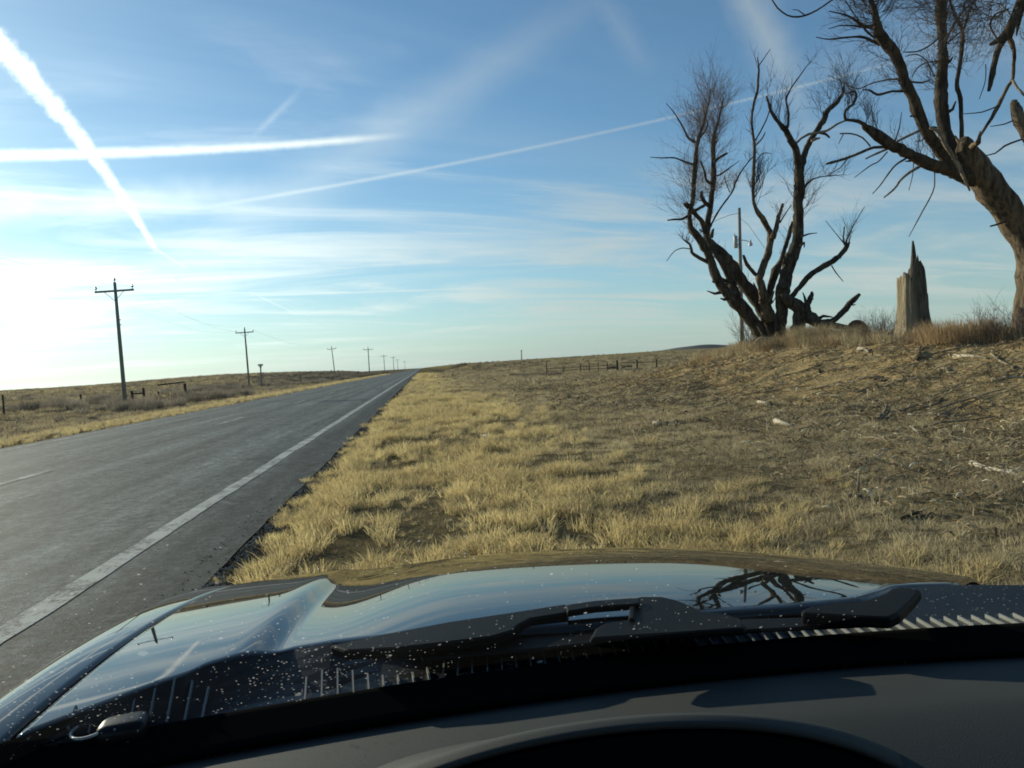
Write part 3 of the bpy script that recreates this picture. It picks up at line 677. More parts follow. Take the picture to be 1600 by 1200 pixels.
P8, L8, _ = limb('limb', t1, [(ZB, s4, [(480, 490, 15), (400, 450, 13), (360, 420, 11), (350, 370, 8), (320, 345, 6), (298, 328, 4)])], 25.0, -0.6, 8)
limb('limb', t1, [(ZB, s4, [(345, 395, 4), (290, 390, 3.4), (235, 415, 3), (185, 480, 2.2)])], 24.6, -0.2, 9)
limb('limb', t1, [(ZB, s4, [(445, 95, 11), (380, 130, 10), (300, 185, 9), (240, 190, 6), (192, 196, 5)])], 25.1, -0.6, 10)
limb('limb', t1, [(ZB, s4, [(490, 100, 16), (440, 60, 15), (425, 10, 12)]), (ZA, s4, [(430, 1060, 4)])], 25.5, -0.3, 72)
PR1, LR1, _ = limb('limb', t1, [(ZB, s4, [(492, 240, 6), (505, 205, 6), (560, 110, 6), (640, 0, 6)]), (ZA, s4, [(660, 1010, 6), (700, 930, 5), (755, 855, 4), (790, 815, 2.5)])], 25.4, 0.8, 11)
limb('limb', t1, [(ZA, s4, [(625, 1070, 4), (600, 1010, 3.5), (585, 950, 2.5)])], 25.7, -0.3, 12)
limb('limb', t1, [(ZA, s4, [(505, 960, 6), (550, 950, 6), (620, 900, 4), (690, 850, 2)])], 25.6, -0.3, 121)
limb('limb', t1, [(ZA, s4, [(515, 860, 10), (560, 820, 9), (608, 796, 8)])], 25.6, -0.3, 122)
limb('limb', t1, [(ZA, s4, [(500, 1010, 10), (460, 985, 9), (450, 930, 8), (420, 850, 6)])], 25.5, -0.3, 123)
limb('limb', t1, [(ZA, s4, [(380, 880, 9), (320, 860, 7), (240, 830, 5), (150, 830, 4), (70, 825, 2)])], 24.9, -0.8, 124)
limb('limb', t1, [(ZA, s4, [(385, 720, 9), (335, 690, 7), (300, 620, 6), (240, 520, 4), (180, 450, 2)])], 24.9, -0.4, 125)
limb('limb', t1, [(ZA, s4, [(405, 700, 7), (440, 660, 7), (470, 600, 5), (450, 540, 5), (435, 440, 3)])], 24.9, 0.5, 126)
PC2, LC2, _ = limb('limb', t1, [(ZB, s4, [(918, 320, 19), (945, 250, 17), (962, 170, 14), (980, 120, 11), (992, 80, 8)])], 24.3, -0.2, 13, M_bark2)
limb('limb', t1, [(ZB, s4, [(970, 215, 6), (1010, 150, 4), (1050, 90, 3)])], 24.2, -0.2, 131)
limb('limb', t1, [(ZB, s4, [(835, 600, 16), (780, 550, 12), (742, 500, 13), (718, 440, 8)])], 24.8, -0.3, 14)
limb('limb', t1, [(ZA, s4, [(800, 745, 5), (845, 700, 5), (870, 650, 3)])], 24.0, -0.3, 15)
limb('limb', t1, [(ZA, s4, [(800, 710, 5), (850, 620, 5), (890, 530, 4), (920, 400, 2.4)])], 24.0, 0.4, 16)
limb('limb', t1, [(ZA, s4, [(828, 185, 4), (870, 125, 3), (905, 75, 2)])], 23.8, 0.2, 17)
limb('limb', t1, [(ZA, s4, [(795, 870, 4), (850, 800, 3.5), (915, 800, 2)])], 23.8, 0.2, 18)
mb = MB()
sprout(mb, LA, 0.50, 0.98, 90, 1.05, 0.008, 2, rnd, up=0.55, out=0.95, bias=(-0.25, 0, 0))
sprout(mb, LB, 0.55, 0.99, 76, 1.05, 0.008, 2, rnd, up=0.65, out=0.85, bias=(0.15, 0, 0))
sprout(mb, LB, 0.80, 1.0, 55, 1.05, 0.0065, 2, rnd, up=0.9, out=0.7)
sprout(mb, LA, 0.80, 1.0, 45, 1.05, 0.0065, 2, rnd, up=0.9, out=0.7, bias=(-0.2, 0, 0))
sprout(mb, LR1, 0.4, 1.0, 14, 0.5, 0.008, 2, rnd, up=0.7)
o = mb.build('twigs', M_twig2, t1, False); o['kind'] = 'stuff'
mb = MB()
sprout(mb, LC, 0.42, 0.55, 14, 1.1, 0.016, 2, rnd, up=1.1, out=0.5, bias=(0.5, 0, 0), spread=0.4)
sprout(mb, LC, 0.62, 1.0, 16, 0.7, 0.009, 1, rnd, up=0.8)
sprout(mb, LC2, 0.4, 1, 8, 0.5, 0.01, 1, rnd, up=0.8)
sprout(mb, LD, 0.5, 1, 8, 0.5, 0.01, 1, rnd, up=0.8)
sprout(mb, L8, 0.5, 1, 14, 0.45, 0.01, 1, rnd, up=0.9)
sprout(mb, LA, 0.35, 0.6, 26, 0.7, 0.012, 1, rnd, up=0.4)
sprout(mb, LB, 0.2, 0.6, 14, 0.5, 0.012, 1, rnd, up=0.6)
o = mb.build('twigs', M_twig, t1, False); o['kind'] = 'stuff'

# ---- tree two: single tall stem splitting into a Y
t2 = empty('bare_tree', base_at(1219, 523, 24.2))
tag(t2, 'tall bare tree whose single dark trunk ends in a Y, right of the forked tree', 'tree', 'bare trees on the bank')
PR, LR, _ = limb('trunk', t2, [(ZB, s4, [(968, 1030, 46), (978, 960, 40), (980, 850, 40), (985, 740, 43), (1000, 660, 44), (1022, 560, 41), (1052, 450, 39), (1090, 350, 37), (1100, 200, 35), (1097, 80, 34), (1108, 0, 36)]), (ZA, s4, [(1108, 1000, 33), (1102, 920, 31), (1108, 870, 28)])], 24.2, 0.3, 21, n=14)
PRL, LRL, _ = limb('limb', t2, [(ZA, s4, [(1104, 930, 26), (1092, 830, 24), (1082, 770, 23), (1048, 710, 20), (1012, 640, 21), (960, 580, 14), (912, 510, 12), (895, 460, 9), (878, 400, 6)])], 24.5, -0.7, 22)
PRR, LRR, _ = limb('limb', t2, [(ZA, s4, [(1112, 920, 27), (1135, 820, 23), (1155, 770, 21), (1190, 700, 20), (1240, 620, 19), (1280, 560, 21), (1300, 505, 19), (1360, 450, 15), (1405, 390, 12), (1415, 330, 5)])], 24.5, 0.6, 23)
PL3, LL3, _ = limb('limb', t2, [(ZA, s4, [(1025, 620, 9), (1032, 520, 7), (1015, 420, 6), (1060, 330, 5), (1110, 260, 4), (1160, 190, 3), (1192, 165, 2)])], 24.0, 0.4, 24)
PL4, LL4, _ = limb('limb', t2, [(ZA, s4, [(1075, 735, 8), (1120, 695, 8), (1170, 665, 8), (1230, 655, 8), (1300, 640, 9), (1370, 595, 7), (1430, 570, 5)])], 24.3, -0.3, 25, M_dead)
limb('limb', t2, [(ZA, s4, [(1230, 655, 8), (1290, 665, 8), (1318, 690, 6)])], 24.3, 0, 26)
limb('limb', t2, [(ZA, s4, [(1190, 712, 8), (1225, 698, 9), (1250, 690, 5)])], 24.2, 0, 27, M_dead)
PE, LE, _ = limb('limb', t2, [(ZB, s4, [(1045, 735, 20), (1075, 700, 17), (1110, 660, 17), (1180, 580, 19), (1260, 525, 19), (1340, 480, 19), (1400, 430, 17), (1438, 375, 14), (1456, 345, 6)])], 24.1, -0.5, 28)
limb('limb', t2, [(ZB, s4, [(1330, 510, 5), (1360, 560, 4), (1412, 622, 2.5)])], 23.8, -0.1, 281)
limb('limb', t2, [(ZB, s4, [(1425, 365, 9), (1412, 330, 5), (1420, 240, 4)])], 23.6, -0.1, 282)
limb('limb', t2, [(ZB, s4, [(1425, 365, 8), (1450, 300, 4), (1500, 200, 3), (1560, 100, 2)])], 23.6, 0.3, 283)
limb('limb', t2, [(ZB, s4, [(1425, 365, 6), (1370, 300, 3), (1290, 200, 2)])], 23.6, -0.3, 284)
limb('limb', t2, [(ZB, s4, [(1005, 665, 14), (965, 655, 9), (948, 660, 5)])], 24.0, -0.1, 29)
limb('limb', t2, [(ZB, s4, [(1115, 375, 9), (1140, 350, 7), (1140, 385, 3)])], 24.0, -0.1, 291)
limb('limb', t2, [(ZB, s4, [(1120, 310, 7), (1170, 292, 5), (1230, 285, 3)])], 24.1, -0.1, 292)
PL5, LL5, _ = limb('limb', t2, [(ZA, s4, [(1140, 1040, 9), (1180, 990, 7), (1240, 965, 4), (1320, 955, 3), (1430, 945, 1.6)])], 24.2, -0.4, 293)
mb = MB()
sprout(mb, LRL, 0.3, 1, 16, 1.0, 0.011, 2, rnd, up=1.0, out=0.5, bias=(0.45, 0, 0), spread=0.4)
sprout(mb, LL3, 0.3, 1, 12, 0.6, 0.008, 1, rnd, up=0.7)
sprout(mb, LRR, 0.5, 1, 22, 0.9, 0.010, 2, rnd, up=0.5, bias=(-0.3, 0, 0))
sprout(mb, LR, 0.62, 0.95, 18, 1.1, 0.011, 2, rnd, up=0.55, out=0.8, bias=(0.25, 0, 0), spread=0.45)
sprout(mb, LL5, 0.2, 1, 16, 0.8, 0.008, 1, rnd, up=0.5, bias=(0.4, 0, 0))
sprout(mb, LE, 0.88, 1, 12, 0.9, 0.009, 1, rnd, up=1.0, out=0.5)
o = mb.build('twigs', M_twig, t2, False); o['kind'] = 'stuff'

# ---- broken trunk lying against tree two, with an upright stub
tb = empty('broken_trunk', base_at(1252, 522, 23.6))
tag(tb, 'broken dark trunk fallen against the tall tree, one long arm pointing up', 'fallen trunk')
limb('trunk', tb, [(ZB, s4, [(985, 700, 24), (1030, 745, 34), (1085, 790, 42), (1140, 835, 46), (1190, 885, 44), (1250, 915, 34), (1320, 905, 25)])], 23.9, -0.3, 31, rough=0.4)
limb('trunk', tb, [(ZB, s4, [(1110, 800, 40), (1115, 870, 48), (1100, 950, 46), (1085, 1010, 44)])], 23.8, 0, 32, rough=0.4)
limb('limb', tb, [(ZB, s4, [(1310, 910, 24), (1360, 880, 20), (1410, 830, 20), (1460, 775, 19), (1500, 735, 16), (1527, 708, 9)])], 23.6, -0.3, 33)
limb('stub', tb, [(ZB, s4, [(1160, 830, 26), (1165, 780, 20), (1182, 740, 19), (1195, 708, 14), (1190, 695, 6)])], 23.7, -0.1, 34)
limb('stub', tb, [(ZB, s4, [(1155, 790, 12), (1145, 735, 8), (1130, 698, 3)])], 23.7, -0.1, 35)
lg = empty('weathered_log', base_at(1315, 512, 22.8))
tag(lg, 'grey weathered log lying behind the brush beside the dark round bale', 'log')
limb('log_wood', lg, [(ZB, s4, [(1240, 925, 20), (1340, 925, 22), (1430, 945, 18), (1500, 968, 12)])], 22.8, -0.3, 36, M_bark2)
# pale stump roots by the pole
rt = empty('root_pile', base_at(1185, 545, 23))
tag(rt, 'pale splintered root stub at the foot of the forked tree, beside the lamp pole', 'root stub')
for k, (pts_) in enumerate(([(800, 1060, 18), (835, 1030, 20), (880, 1022, 16), (940, 1020, 12)], [(830, 1035, 18), (820, 1070, 15), (805, 1110, 12)], [(870, 1030, 15), (890, 1070, 12), (900, 1110, 8)], [(850, 1000, 7), (830, 960, 4), (815, 935, 2)])):
    limb('root', rt, [(ZB, s4, pts_)], 23.0, -0.1, 40+k, M_dead, rough=0.4)

# ---- big leaning tree at right
t3 = empty('leaning_tree', base_at(1606, 524, 13.6))
tag(t3, 'thick leaning tree arching left from the edge, with crossing limbs above the stump', 'tree')
limb('trunk', t3, [(PXF, 1, [(1612, 548, 38), (1610, 525, 31), (1612, 490, 23.5), (1613, 450, 21), (1612, 415, 21), (1605, 380, 21), (1588, 350, 21), (1567, 320, 20.5), (1548, 297, 20), (1530, 272, 20), (1518, 250, 19), (1509, 231, 14), (1506, 219, 8)])], 13.6, -0.5, 51, M_bark2, n=20, rough=0.2)
c4 = 4.0
P1, L1, _ = limb('limb', t3, [(ZC, c4, [(1330, 1130, 60), (1230, 1095, 48), (1140, 1065, 38), (1000, 1022, 34), (900, 972, 32), (800, 922, 32), (720, 872, 30), (660, 825, 29), (610, 795, 20), (595, 780, 10)])], 13.3, -0.4, 52, n=12)
P1b, L1b, _ = limb('limb', t3, [(ZC, c4, [(620, 795, 13), (570, 758, 11), (500, 750, 9), (482, 742, 8), (486, 690, 8), (530, 652, 8), (550, 605, 8), (540, 570, 6), (480, 590, 3)])], 12.9, -0.3, 53)
P2, L2, _ = limb('limb', t3, [(ZC, c4, [(1190, 1080, 55), (1130, 1010, 45), (1065, 920, 37), (1000, 838, 35), (942, 720, 31), (902, 600, 31), (862, 530, 33), (830, 420, 31), (790, 330, 33), (735, 262, 35), (692, 205, 33), (680, 130, 23), (660, 50, 16), (640, -10, 12), (620, -120, 8)])], 13.3, -0.8, 54, n=12)
P3, L3, _ = limb('limb', t3, [(ZC, c4, [(1210, 1070, 48), (1160, 960, 38), (1122, 860, 37), (1092, 740, 37), (1080, 600, 37), (1086, 500, 34), (1092, 400, 29), (1092, 250, 28), (1080, 100, 33), (1080, 0, 28), (1075, -160, 22)])], 13.4, 0.6, 55, n=12)
P4, L4, _ = limb('limb', t3, [(ZC, c4, [(1225, 960, 14), (1213, 900, 14), (1210, 800, 13), (1202, 620, 13), (1180, 530, 13), (1200, 400, 11), (1216, 200, 12), (1172, 100, 9), (1140, 20, 7), (1125, -80, 5)])], 13.2, 0.5, 56)
limb('limb', t3, [(ZC, c4, [(1216, 200, 6), (1255, 85, 5), (1300, -20, 4)])], 13.6, 0.2, 57)
limb('limb', t3, [(ZC, c4, [(1216, 190, 5), (1170, 225, 6), (1115, 275, 6)])], 13.7, 0.0, 571)
limb('hanging_branch', t3, [(ZC, c4, [(1010, 800, 6), (1058, 820, 11), (1110, 908, 12), (1170, 1000, 12), (1225, 1110, 10), (1262, 1192, 6)])], 12.9, -0.1, 58, M_dead)
limb('limb', t3, [(ZC, c4, [(950, 815, 8), (875, 850, 9), (800, 888, 6)])], 13.0, -0.1, 59, M_dead)
for k, (pts_, dr, mm) in enumerate((
    ([(770, 922, 11), (660, 922, 9), (560, 962, 9), (480, 992, 8), (400, 1015, 8), (365, 1025, 6)], -0.5, M_bark2),
    ([(500, 985, 5), (450, 1050, 4), (385, 1085, 3)], -0.1, M_bark2),
    ([(750, 930, 8), (690, 955, 7), (612, 992, 5)], -0.5, M_dead),
    ([(745, 950, 5), (690, 1010, 4), (640, 1035, 4), (540, 1110, 2)], -0.5, M_bark2),
    ([(880, 980, 8), (800, 1030, 6), (750, 1090, 5), (700, 1160, 4), (655, 1210, 3)], -0.6, M_bark2),
    ([(970, 1030, 10), (890, 1075, 9), (830, 1125, 8), (790, 1180, 7), (725, 1235, 5)], -0.6, M_dead),
    ([(1040, 1055, 5), (1042, 1130, 4), (1030, 1200, 4), (950, 1350, 4), (880, 1480, 2)], -0.4, M_bark2),
    ([(910, 1000, 4), (905, 1090, 3), (880, 1190, 2)], -0.2, M_bark2),
    ([(790, 890, 5), (820, 800, 4), (835, 700, 2)], 0.2, M_bark),
    ([(655, 810, 5), (655, 740, 4), (640, 650, 2)], 0.2, M_bark),
    ([(640, 915, 5), (590, 860, 5), (520, 835, 5), (450, 835, 4)], -0.1, M_bark2),
    ([(470, 840, 4), (440, 900, 2)], -0.1, M_bark2),
    ([(862, 570, 9), (780, 570, 8), (685, 592, 8), (640, 565, 6), (590, 560, 3)], -0.4, M_bark),
    ([(830, 490, 6), (740, 500, 5), (650, 520, 4), (560, 555, 4), (480, 520, 3), (380, 470, 2)], -0.5, M_dead),
    ([(890, 510, 6), (960, 518, 6), (1010, 500, 3)], -0.2, M_bark),
    ([(700, 275, 12), (650, 255, 10), (580, 230, 8), (480, 235, 6), (380, 245, 4), (300, 232, 2.5)], -0.6, M_bark),
    ([(680, 165, 15), (605, 165, 11), (540, 122, 8), (480, 92, 5), (380, 70, 3)], -0.6, M_bark),
    ([(600, 170, 7), (530, 160, 6), (450, 160, 4), (380, 180, 2.5)], -0.6, M_bark),
    ([(670, 240, 7), (610, 190, 6), (560, 120, 4), (520, 60, 3), (480, 0, 3)], -0.3, M_bark),
    ([(620, -80, 8), (500, -60, 6), (400, 0, 5), (340, 42, 5), (270, 82, 6), (190, 105, 6), (120, 95, 5), (60, 50, 5), (15, -20, 4)], -0.5, M_bark),
    ([(230, 95, 4), (190, 65, 3), (155, 60, 2)], -0.1, M_bark),
    ([(1070, 235, 6), (1010, 285, 5), (930, 322, 5), (845, 325, 3)], -0.4, M_bark2),
    ([(1070, 380, 5), (980, 395, 4), (930, 430, 4), (900, 480, 3)], -0.4, M_bark2),
    ([(1040, 480, 5), (990, 380, 4), (930, 340, 4), (860, 352, 3)], -0.3, M_bark2),
    ([(1105, 290, 6), (1150, 170, 6), (1230, 60, 5), (1330, -30, 3)], 0.3, M_bark),
    ([(1050, 800, 10), (1020, 800, 8), (960, 880, 4), (920, 882, 2)], -0.2, M_bark),
    ([(905, 720, 10), (890, 728, 5)], -0.1, M_bark),
    ([(1150, 1320, 0.1), (1150, 1320, 0.1)], 0, M_bark))[:-1]):
    limb('limb', t3, [(ZC, c4, pts_)], 13.2, dr, 60+k, mm)
limb('limb', t3, [(ZD, c4, [(880, 185, 8), (840, 200, 7), (790, 214, 5)])], 13.2, -0.2, 99)
rnd = random.Random(9)
mb = MB()
sprout(mb, L2, 0.72, 0.98, 34, 0.75, 0.008, 2, rnd, up=0.35, out=0.9, bias=(-0.7, 0, -0.1), spread=0.5)
sprout(mb, L2, 0.78, 1.0, 24, 0.8, 0.008, 2, rnd, up=0.3, out=0.9, bias=(0.7, 0, 0.0), spread=0.5)
sprout(mb, L3, 0.70, 1.0, 34, 0.9, 0.009, 2, rnd, up=0.3, out=0.9, bias=(-0.5, 0, 0), spread=0.5)
sprout(mb, L3, 0.60, 1.0, 26, 0.9, 0.009, 2, rnd, up=0.3, out=0.9, bias=(0.7, 0, 0), spread=0.5)
sprout(mb, L4, 0.5, 1.0, 30, 0.6, 0.007, 2, rnd, up=0.4)
sprout(mb, L1b, 0.3, 1.0, 18, 0.6, 0.006, 2, rnd, up=0.6)
sprout(mb, L1, 0.35, 0.95, 22, 0.55, 0.006, 2, rnd, up=0.9, out=0.4)
sprout(mb, L2, 0.4, 0.65, 16, 0.7, 0.006, 2, rnd, up=0.4, bias=(-0.5, 0, 0))
sprout(mb, L3, 0.35, 0.6, 20, 0.6, 0.006, 2, rnd, up=0.4, bias=(-0.4, 0, 0))
o = mb.build('twigs', M_twig, t3, False); o['kind'] = 'stuff'

# ---- second big tree, standing just right of the frame, its limbs hang into the corner
t4 = empty('hanging_limb_tree', (at_y(1760, 520, 11.6).x, 11.6, H(at_y(1760, 520, 11.6).x, 11.6)))
tag(t4, 'bare tree reaching into the top corner with torn limbs and hanging bark strips', 'tree')
limb('trunk', t4, [(PXF, 1, [(1765, 560, 46), (1760, 500, 36), (1752, 380, 32), (1735, 240, 30), (1712, 120, 28), (1685, 0, 26), (1660, -110, 22)])], 11.6, 0, 110, M_bark2, n=14)
limb('limb', t4, [(ZC, c4, [(2060, 520, 70), (1900, 300, 36), (1760, -60, 34), (1660, -120, 32), (1600, -40, 29), (1560, 60, 26), (1522, 150, 27), (1498, 215, 34), (1440, 252, 20), (1385, 280, 10)])], 11.6, 0.4, 111, n=12)
limb('hanging_branch', t4, [(ZC, c4, [(1470, 250, 20), (1442, 300, 17), (1420, 370, 18), (1402, 460, 18), (1388, 530, 12), (1380, 568, 8)])], 12.0, 0, 112, M_bark)
limb('hanging_branch', t4, [(ZC, c4, [(1505, 230, 16), (1540, 320, 12), (1534, 400, 10), (1530, 490, 10), (1500, 540, 10), (1460, 620, 11), (1420, 700, 12), (1370, 780, 9), (1300, 890, 6)])], 12.0, 0.3, 113, M_bark2)
limb('hanging_branch', t4, [(ZC, c4, [(1530, 500, 9), (1560, 550, 8), (1620, 610, 8)])], 12.0, -0.2, 114, M_dead)
limb('limb', t4, [(ZC, c4, [(1500, 60, 7), (1420, 90, 6), (1388, 160, 6), (1430, 240, 5), (1462, 290, 4)])], 12.0, -0.2, 115, M_bark2)
limb('hanging_branch', t4, [(ZC, c4, [(1600, 20, 18), (1575, 110, 13), (1560, 170, 10), (1553, 225, 4)])], 11.9, 0, 116, M_bark)
limb('limb', t4, [(ZC, c4, [(2050, 1000, 70), (1800, 1000, 42), (1680, 920, 38), (1600, 810, 36), (1560, 720, 34), (1542, 660, 28), (1540, 628, 16)])], 11.6, 0.2, 117, M_bark2, n=12, rough=0.3)
limb('limb', t4, [(ZC, c4, [(1650, 850, 6), (1560, 880, 6), (1480, 912, 6), (1420, 958, 5), (1340, 975, 3)])], 11.8, 0.1, 118)
limb('limb', t4, [(ZC, c4, [(1560, 740, 5), (1480, 775, 4), (1390, 790, 2)])], 11.8, 0.1, 119)
limb('limb', t4, [(ZC, c4, [(1440, 660, 4), (1340, 700, 4), (1210, 712, 2)])], 12.1, 0.1, 120)
limb('limb', t4, [(ZC, c4, [(1360, 400, 3), (1360, 500, 3), (1320, 620, 2)])], 12.0, 0.1, 121)
rnd = random.Random(12); mb = MB()
for q in ((1400, 60), (1380, 100), (1450, 20), (1340, 130), (1300, 60), (1480, 60), (1250, 130), (1500, 20)):
    p = at_y(*ZC(*q), 12.0)
    for _ in range(7): twigs(mb, p, Vector((rnd.gauss(-.4, .6), rnd.gauss(0, .4), rnd.gauss(-.1, .5))), 0.6, 0.006, 2, rnd, 0.0)
o = mb.build('twigs', M_twig, t4, False); o['kind'] = 'stuff'

# ---- the standing stump
st = empty('tree_stump', base_at(1428, 530, 17.2))
tag(st, 'tall splintered tree stump with a pale sunlit side and a sharp spike on top', 'stump')
def stump():
    Yc = 17.2; n = 56; rows = 46; mb = MB()
    cb_ = at_y(1428, 533, Yc); k = (cb_-EYE).dot(Fw)/FPX        # metres per pixel
    top = {}
    Hgt = 150*k
    for j in range(rows+1):
        t = j/rows
        for i in range(n):
            a = 2*math.pi*i/n; ca, sa = math.cos(a), math.sin(a)
            # rim height by angle: spike slightly right of the middle, shoulder at the left
            xloc = ca
            # seen from the road: shoulder at the left, notch, then a tall right-hand slab under the spike
            xs_ = [-1.0, -0.62, -0.50, -0.42, -0.30, -0.12, 0.05, 0.12, 0.22, 0.45, 0.62, 0.80, 1.0]
            fr_ = [0.70, 0.725, 0.67, 0.62, 0.77, 0.84, 0.87, 0.885, 0.85, 0.80, 0.72, 0.60, 0.50]
            bk_ = [0.66, 0.64, 0.60, 0.58, 0.60, 0.66, 0.72, 0.74, 0.76, 0.74, 0.68, 0.58, 0.50]
            front = 0.5-0.5*max(-1.0, min(1.0, sa*2.5))
            rim = float(np.interp(xloc, xs_, fr_))*front+float(np.interp(xloc, xs_, bk_))*(1-front)
            rim += 0.035*mnoise.noise(Vector((ca*7, sa*7, 4)))+0.03*mnoise.noise(Vector((ca*17, sa*17, 2)))
            zz = t*rim
            fl = 25-8.0*zz**1.5+9*math.exp(-zz*8)*(1+1.2*mnoise.noise(Vector((ca*2.5, sa*2.5, 7))))
            fl *= 1+0.12*mnoise.noise(Vector((ca*2.2, sa*2.2, zz*1.2)))+0.10*mnoise.noise(Vector((ca*6, sa*6, zz*1.5)))+0.05*mnoise.noise(Vector((ca*14, sa*14, zz*4)))
            cxp = 1428+1.5*zz
            p = cb_+R0*((cxp-1428)*k+ca*fl*k)+Vector((R0.y*-1, R0.x, 0))*(-sa*fl*k*0.85)*-1
            mb.v.append((p.x, p.y, cb_.z-0.12+zz*(Hgt+0.12)))
    for j in range(rows):
        for i in range(n):
            a0_ = j*n+i; a1_ = j*n+(i+1) % n; mb.f.append((a0_, a1_, a1_+n, a0_+n))
    base = rows*n; c_ = len(mb.v)  # sunken heart
    p = cb_; mb.v.append((p.x, p.y, cb_.z+Hgt*0.45))
    for i in range(n): mb.f.append((base+i, base+(i+1) % n, c_))
    # the thin spike
    mb.tube([cb_+R0*(5*k)+Vector((0, 0, Hgt*q)) for q in (0.66, 0.82, 0.90, 0.98, 1.04)], [8*k, 5*k, 3.4*k, 2.6*k, 1.2*k], 7, 0.3)
    return mb
STUMP_X = at_y(1428, 533, 17.2).x
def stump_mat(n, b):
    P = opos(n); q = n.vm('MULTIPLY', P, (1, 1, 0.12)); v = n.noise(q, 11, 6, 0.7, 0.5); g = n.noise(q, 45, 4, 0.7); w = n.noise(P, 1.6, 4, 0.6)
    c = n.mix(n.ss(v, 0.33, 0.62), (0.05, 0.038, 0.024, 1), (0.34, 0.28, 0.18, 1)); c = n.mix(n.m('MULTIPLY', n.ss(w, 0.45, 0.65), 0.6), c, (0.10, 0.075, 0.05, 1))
    xx = n.sep(P)[0]; sun_side = n.ss(n.m('ADD', xx, n.m('MULTIPLY', n.m('SUBTRACT', v, 0.5), 0.25)), STUMP_X-0.06, STUMP_X-0.20)  # sunlight painted in: bare wood on the left paler, shaded right side darker
    c = n.mix(sun_side, n.vm('SCALE', c, scale=0.6), n.mix(v, (0.14, 0.105, 0.062, 1), (0.60, 0.49, 0.32, 1)))
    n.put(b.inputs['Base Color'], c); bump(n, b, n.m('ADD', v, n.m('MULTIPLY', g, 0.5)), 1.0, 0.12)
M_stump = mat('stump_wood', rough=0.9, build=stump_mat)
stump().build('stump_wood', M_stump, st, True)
mb = MB(); k_ = (Vector(st.location)-EYE).dot(Fw)/FPX
for a_, L_ in ((-2.6, .42), (-2.1, .5), (2.6, .34), (0.3, .3), (-0.6, .3)):
    b_ = Vector(st.location); d_ = Vector((math.cos(a_), math.sin(a_), 0))
    P_ = [b_+d_*0.25+Vector((0, 0, .30)), b_+d_*0.42+Vector((0, 0, .10))]
    e = b_+d_*(0.45+L_); P_.append(Vector((e.x, e.y, H(e.x, e.y)-0.02)))
    mb.tube(P_, [0.09, 0.075, 0.03], 7, 0.3)
mb.build('roots', M_dead, st)

# ------------------------------------------------------------------ brush and bushes
def bush_mesh(seed, h, w, n, depth=2, r=0.006, lean=0.5):
    rnd = random.Random(seed); mb = MB()
    for i in range(n):
        a = rnd.uniform(0, 6.28); rr_ = w*0.5*math.sqrt(rnd.random())
        p = Vector((rr_*math.cos(a), rr_*math.sin(a), -0.03))
        d = Vector((math.cos(a)*lean*rnd.random(), math.sin(a)*lean*rnd.random(), 1))
        twigs(mb, p, d, h*rnd.uniform(0.55, 1.0), r, depth, rnd, 0.2, 0.55, 3, 0.16)
    me = bpy.data.meshes.new('bush'); me.from_pydata(mb.v, [], mb.f); me.update(); return me
def place_bush(name, px_, py_, Y, me, m, label, cat='bush', group=None, s=1.0):
    p = at_y(px_, py_, Y); o = bpy.data.objects.new(name, me.copy()); col.objects.link(o); o.data.materials.append(m)
    o.location = (p.x, p.y, H(p.x, p.y)); o.scale = (s, s, s); o.rotation_euler = (0, 0, px_*0.37); return tag(o, label, cat, group)
def tuft(seed, h, w, n, wd=0.008): return blades(seed, n, h, w*0.5, 0.5, wd, 3, 0.3)
place_bush('dry_bush', 1500, 545, 13.6, tuft(201, 0.62, 1.35, 1500), M_rust, 'rusty tan dry grass bush between the tall stump and the leaning tree')
place_bush('dry_bush', 1565, 530, 13.0, bush_mesh(202, 0.55, 0.8, 46), M_twig, 'wispy brown twig bush at the foot of the leaning tree')
place_bush('dry_bush', 1382, 540, 18.0, bush_mesh(203, 0.6, 0.9, 60, r=0.007), M_twig2, 'brown twiggy bush touching the pale side of the tall stump')
place_bush('dry_bush', 1270, 550, 21.5, tuft(204, 0.85, 1.3, 1100, 0.009), M_gry, 'grey dead weed clump below the broken fallen trunk')
place_bush('dry_bush', 1322, 548, 20.5, tuft(205, 0.70, 1.4, 900, 0.009), M_gry, 'grey weed clump in front of the weathered log')
place_bush('dry_bush', 1250, 528, 22.6, tuft(206, 0.75, 0.7, 600, 0.009), M_rust, 'rust coloured weeds right under the broken trunk')
place_bush('dry_bush', 1212, 565, 22.0, tuft(207, 0.55, 1.3, 600, 0.010), M_gry, 'low grey weeds at the pole end of the bank')
place_bush('dry_bush', 1175, 562, 26.0, bush_mesh(208, 0.9, 0.8, 40, r=0.008), M_twig, 'dark twiggy bush at the bottom of the lamp pole')
place_bush('dry_bush', 1440, 535, 15.8, tuft(209, 0.45, 0.6, 420, 0.008), M_rust, 'small tan tuft right against the foot of the tall stump')
# crest weeds
XX = rs.uniform(10.2, 13.2, 900); YY = rs.uniform(11, 30, 900)
finish('crest_weeds', XX, YY, rs.uniform(0.5, 1.5, 900), rs.randint(0, 4, 900), [(blades(220+i, 34, 0.36, 0.14, 0.5, 0.007, 3), (M_gry, M_rust, M_gry, M_tan)[i]) for i in range(4)], label='ragged dead weeds along the top of the bank')

